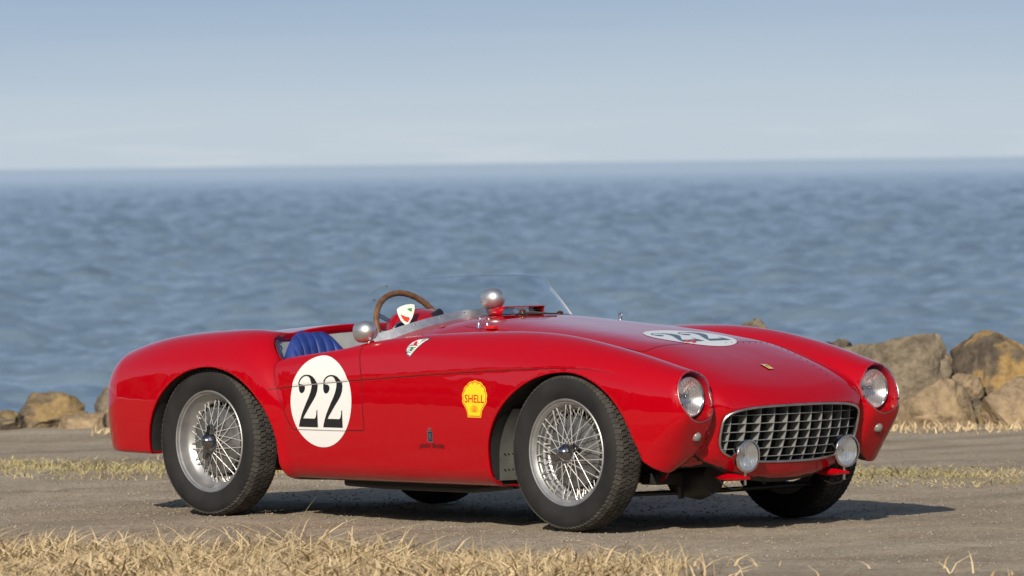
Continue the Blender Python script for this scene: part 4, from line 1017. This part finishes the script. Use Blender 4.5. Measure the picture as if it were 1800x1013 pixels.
# taller single stalks
n = 420; a = -2.8+3.5*rg_.random(n)**1.2; d = 26.95-1.2*rg_.random(n)-.60*np.maximum(a+2.2, 0); a[:3] = (-.86, -.83, -.30); d[:3] = (26.3, 26.25, 26.2)
h = .05+.11*rg_.random(n)**2.2; h[:2] = (.27, .19); tag(grass('grass_stalks', a, d, h, np.full(n, .006), M_STRAW, 2, .35), 'tall bleached grass stalks rising from the dry grass', 'grass', kind='stuff')
# the verge strip behind the car
n = 42000; a = rg_.uniform(-9, 9, n); d = 33.85-.53*a+rg_.normal(0, .55, n); d = np.clip(d, 33.85-.53*a-1.15, 33.85-.53*a+1.2)
h = (.010+.034*rg_.random(n)**2.0)*(1.05+1.3*vnoise(a*1.6, d*1.6, 14, 3)); tag(grass('verge_grass', a, d, h, rg_.uniform(.005, .011, n), M_VERGE, 3, 1.3), 'short tan and green grass strip behind the car', 'grass', kind='stuff')
# dry tufts at the foot of the boulders
n = 9000; a = rg_.uniform(-12, 9, n); d = 39.0-.19*a+rg_.normal(0, .22, n)
k = vnoise(a*.9, a*0+2, 15, 2) > -.12; a, d = a[k], d[k]; h = .015+.050*rg_.random(len(a))**2; tag(grass('boulder_grass', a, d, h, rg_.uniform(.006, .014, len(a)), M_STRAW, 4, .7), 'dry tufts growing along the foot of the boulders', 'grass', kind='stuff')

# bits of straw lying on the ground
n = 5200; a = rg_.uniform(-3.2, 3.4, n); d = 25.3+8.5*rg_.random(n)**1.6; k = vnoise(a*1.2, d*.8, 33, 3) > rg_.uniform(-.5, .45, n); a, d = a[k], d[k]
tag(grass('straw_litter', a, d, .004+.010*rg_.random(len(a)), rg_.uniform(.002, .005, len(a)), M_STRAW, 6, 4.0), 'scraps of straw scattered over the gravel', 'straw', kind='stuff')
# boulders
def rock_mat(name, base, dark, lichen, lic_amt):
    m = mat(name, base, .88, spec=.2); nd, ln, b = nodes(m); tc = nd.new('ShaderNodeTexCoord'); ge = nd.new('ShaderNodeNewGeometry')
    def nz(s, det, r=.6):
        n = nd.new('ShaderNodeTexNoise'); n.inputs['Scale'].default_value = s; n.inputs['Detail'].default_value = det; n.inputs['Roughness'].default_value = r; ln.new(tc.outputs['Object'], n.inputs['Vector']); return n
    def rp(src, st):
        r = nd.new('ShaderNodeValToRGB'); el = r.color_ramp.elements
        while len(el) < len(st): el.new(.5)
        for e, (p, c) in zip(el, st): e.position = p; e.color = (*c, 1)
        ln.new(src, r.inputs[0]); return r
    a = nz(3.2, 8); c = rp(a.outputs['Fac'], [(.30, dark), (.5, base), (.70, tuple(min(1, v*1.35) for v in base))])
    l = nz(2.0, 6, .65); sp = nd.new('ShaderNodeSeparateXYZ'); ln.new(ge.outputs['Normal'], sp.inputs[0])
    ad = nd.new('ShaderNodeMath'); ad.operation = 'MULTIPLY_ADD'; ad.inputs[1].default_value = .22; ln.new(sp.outputs['Z'], ad.inputs[0]); ln.new(l.outputs['Fac'], ad.inputs[2])
    lr = rp(ad.outputs[0], [(.66-lic_amt, (0, 0, 0)), (.74-lic_amt, (1, 1, 1))])
    x = nd.new('ShaderNodeMix'); x.data_type = 'RGBA'; ln.new(lr.outputs[0], x.inputs[0]); ln.new(c.outputs[0], x.inputs[6]); x.inputs[7].default_value = (*lichen, 1); 
    f = nz(26, 6); fr = rp(f.outputs['Fac'], [(.3, (.6, .6, .6)), (.6, (1.1, 1.1, 1.1))]); y = nd.new('ShaderNodeMix'); y.data_type = 'RGBA'; y.blend_type = 'MULTIPLY'; y.inputs[0].default_value = .8; ln.new(x.outputs[2], y.inputs[6]); ln.new(fr.outputs[0], y.inputs[7]); ln.new(y.outputs[2], b.inputs['Base Color'])
    bp = nd.new('ShaderNodeBump'); bp.inputs['Strength'].default_value = .6; bp.inputs['Distance'].default_value = .03; ln.new(f.outputs['Fac'], bp.inputs['Height']); ln.new(bp.outputs[0], b.inputs['Normal'])
    return m
RK = {'grey': rock_mat('grey_boulder', (.215, .178, .125), (.09, .076, .056), (.29, .235, .14), .02), 'ochre': rock_mat('ochre_boulder', (.135, .108, .078), (.06, .05, .04), (.34, .225, .09), .10), 'tan': rock_mat('tan_boulder', (.30, .225, .14), (.18, .135, .085), (.34, .25, .14), .0),
      'brown': rock_mat('brown_boulder', (.165, .130, .085), (.08, .066, .048), (.29, .205, .095), .06),
      'dark': rock_mat('dark_boulder', (.12, .10, .075), (.06, .052, .042), (.24, .18, .09), .04)}
def rock(label, a, d, z, size, seed, kind, rz=0, cuts=24, group='boulders along the shore'):
    rr = random.Random(seed); bm = bmesh.new(); bmesh.ops.create_icosphere(bm, subdivisions=5, radius=1)
    planes = []
    for _ in range(cuts):
        n = Vector((rr.gauss(0, 1), rr.gauss(0, 1), rr.gauss(0, .8))).normalized(); planes.append((n, rr.uniform(.58, .90)))
    for v in bm.verts:
        p = v.co.copy()
        for n, h in planes:
            t = p.dot(n)-h
            if t > 0: p -= n*t*.985
        q = p+Vector((seed*3.1, seed*1.7, 0)); p *= 1.26+.10*noise.noise(q*1.6)+.06*noise.noise(q*4.3)-.07*max(0, .22-abs(noise.noise(q*2.7+Vector((9, 4, 2)))))/.22+.020*noise.noise(q*11)+.010*noise.noise(q*26)
        v.co = Vector((p.x*size[0], p.y*size[1], p.z*size[2]))
    me = bpy.data.meshes.new('boulder'); bm.to_mesh(me); bm.free(); me.shade_smooth(); me.set_sharp_from_angle(angle=R(38))
    P = gp(a, d, z); o = link('boulder', me, RK[kind], None, P, (rr.uniform(-.15, .15), rr.uniform(-.15, .15), yaw-math.pi/2+rz)); tag(o, label, 'boulder', group); return o
rock('large flat-topped grey-brown boulder rising just beyond the far headlight', 2.19, 39.9, .22, (.32, .30, .31), 3, 'grey')
rock('biggest dark boulder topped with orange lichen', 2.80, 39.8, .19, (.31, .30, .34), 8, 'ochre')
rock('slanted tan boulder in front of the two biggest ones', 2.40, 39.25, .07, (.25, .20, .20), 14, 'tan', .3)
rock('pale smooth tan boulder lying lowest at the picture edge', 2.86, 39.1, .06, (.21, .18, .18), 23, 'tan')
rock('small pale wedge of rock between the tan boulders', 2.58, 39.45, .18, (.085, .09, .12), 31, 'tan')
rock('low grey boulder top showing over the red wing', 1.82, 40.6, .20, (.20, .22, .24), 37, 'dark')
rock('tiny far boulder top just above the bonnet line', 1.46, 41.4, .31, (.16, .2, .20), 41, 'grey')
rock('grey boulder low beside the far headlight', 1.98, 39.5, .03, (.20, .18, .20), 43, 'grey', .8)
rock('dark boulder filling the notch between the two biggest ones', 2.50, 40.35, .12, (.20, .18, .20), 45, 'dark')
rock('small brown stone wedged under the lichen-topped boulder', 2.64, 39.35, .03, (.11, .10, .10), 46, 'dark')
rock('low brown and ochre boulder standing highest at the left picture edge', -2.75, 40.7, .03, (.23, .22, .14), 52, 'brown', .4)
rock('grey boulder partly hidden behind the rear wing', -2.33, 40.9, .03, (.18, .2, .17), 58, 'grey')
rock('flat dark stone low at the very left picture edge', -2.98, 40.55, .0, (.14, .14, .09), 63, 'dark')
rock('low tan stone between the rear wing and the brown boulder', -2.52, 40.4, .0, (.15, .13, .09), 66, 'tan')

# water
M_SEA = mat('sea_water', (.150, .215, .275), .07, spec=.5); nd, ln, b = nodes(M_SEA); b.inputs['IOR'].default_value = 1.33
tc = nd.new('ShaderNodeTexCoord'); mp = nd.new('ShaderNodeMapping'); ln.new(tc.outputs['Object'], mp.inputs[0]); mp.inputs['Rotation'].default_value = (0, 0, -yaw); mp.inputs['Scale'].default_value = (1.0, .6, 1)
n = nd.new('ShaderNodeTexNoise'); n.inputs['Scale'].default_value = .9; n.inputs['Detail'].default_value = 7; n.inputs['Roughness'].default_value = .6; ln.new(mp.outputs[0], n.inputs['Vector'])
bp = nd.new('ShaderNodeBump'); bp.inputs['Strength'].default_value = .55; bp.inputs['Distance'].default_value = .35; ln.new(n.outputs['Fac'], bp.inputs['Height']); ln.new(bp.outputs[0], b.inputs['Normal'])
# bump fades with distance, added to lighten the water near the horizon
vm = nd.new('ShaderNodeVectorMath'); vm.operation = 'LENGTH'; ln.new(tc.outputs['Object'], vm.inputs[0]); mr = nd.new('ShaderNodeMapRange'); mr.interpolation_type = 'SMOOTHSTEP'
mr.inputs[1].default_value = 60; mr.inputs[2].default_value = 1500; mr.inputs[3].default_value = .55; mr.inputs[4].default_value = .14; ln.new(vm.outputs['Value'], mr.inputs[0]); ln.new(mr.outputs[0], bp.inputs['Strength'])
SEA_Z = -1.3
dd = [SHORE-1.5, SHORE]
while dd[-1] < 1700: dd.append(dd[-1]+.26+max(0, dd[-1]-60)*.0011)
dd = np.array(dd+[1760, 2200, 4000, 12000, 40000, 90000]); tt = np.concatenate([np.linspace(-1.6, -.11, 24), np.linspace(-.10, .10, 290), np.linspace(.11, 1.6, 24)])
D, T = np.meshgrid(dd, tt, indexing='ij'); A = D*T; Z = np.zeros_like(D); rw = np.random.default_rng(4); cell = np.maximum(np.gradient(D, axis=0)*.9, np.gradient(A, axis=1))
for i in range(64):
    lam = .8*(4.6/.8)**rw.random(); ang = rw.normal(0, .50)+R(6); kx, kd = math.sin(ang)*2*math.pi/lam, math.cos(ang)*2*math.pi/lam
    amp = .0128*lam**.80; ph = (kx*A+kd*D+rw.uniform(0, 6.28))*.5
    Z += amp*np.clip((lam/cell-1.6)/2, 0, 1)*np.clip(1.3-D/1450, 0, 1)*(1-2*np.abs(np.sin(ph))**.85)
P = np.array([CAM_POS.x, CAM_POS.y])[None, None]+A[..., None]*np.array(VR[:2])+D[..., None]*np.array(VA[:2])
V = np.concatenate([P, (Z+SEA_Z)[..., None]], -1).reshape(-1, 3); n_, k_ = D.shape; i, j = np.meshgrid(np.arange(n_-1), np.arange(k_-1), indexing='ij'); q = (i*k_+j).ravel()
tag(link('sea', mesh_np('sea', V, np.stack([q, q+1, q+k_+1, q+k_], 1)), M_SEA), kind='structure')
# the wooded rise across the road, at the viewer's back; the paint mirrors it
M_WOOD2 = noisy(mat('wooded_rise', (.05, .06, .03), .9), (.030, .036, .018), (.085, .082, .045), .35, detail=8, bump=.5, bump_scale=.8, dist=.6)
NA_, NH = 260, 16; V = []
for i in range(NA_):
    th = math.pi*(-.15+1.3*i/(NA_-1)); cx_, cy_ = math.cos(th), math.sin(th)
    hh = 17+13*float(vnoise(np.array([i*.11]), np.array([3.3]), 2, 4)[0])+4.5*float(vnoise(np.array([i*.9]), np.array([1.3]), 9, 2)[0])
    for k in range(NH):
        t = k/(NH-1); rr_ = 75+30*t+3*float(vnoise(np.array([i*.7]), np.array([k*.9]), 12, 2)[0]); p = Vector((0, 0, 0))+VR*(rr_*cx_)-VA*(rr_*cy_); V.append((p.x, p.y, -.1+hh*t**.6))
F = [(i*NH+k, i*NH+k+1, (i+1)*NH+k+1, (i+1)*NH+k) for i in range(NA_-1) for k in range(NH-1)]
tag(link('hills', mesh_np('hills', V, F), M_WOOD2), kind='structure')
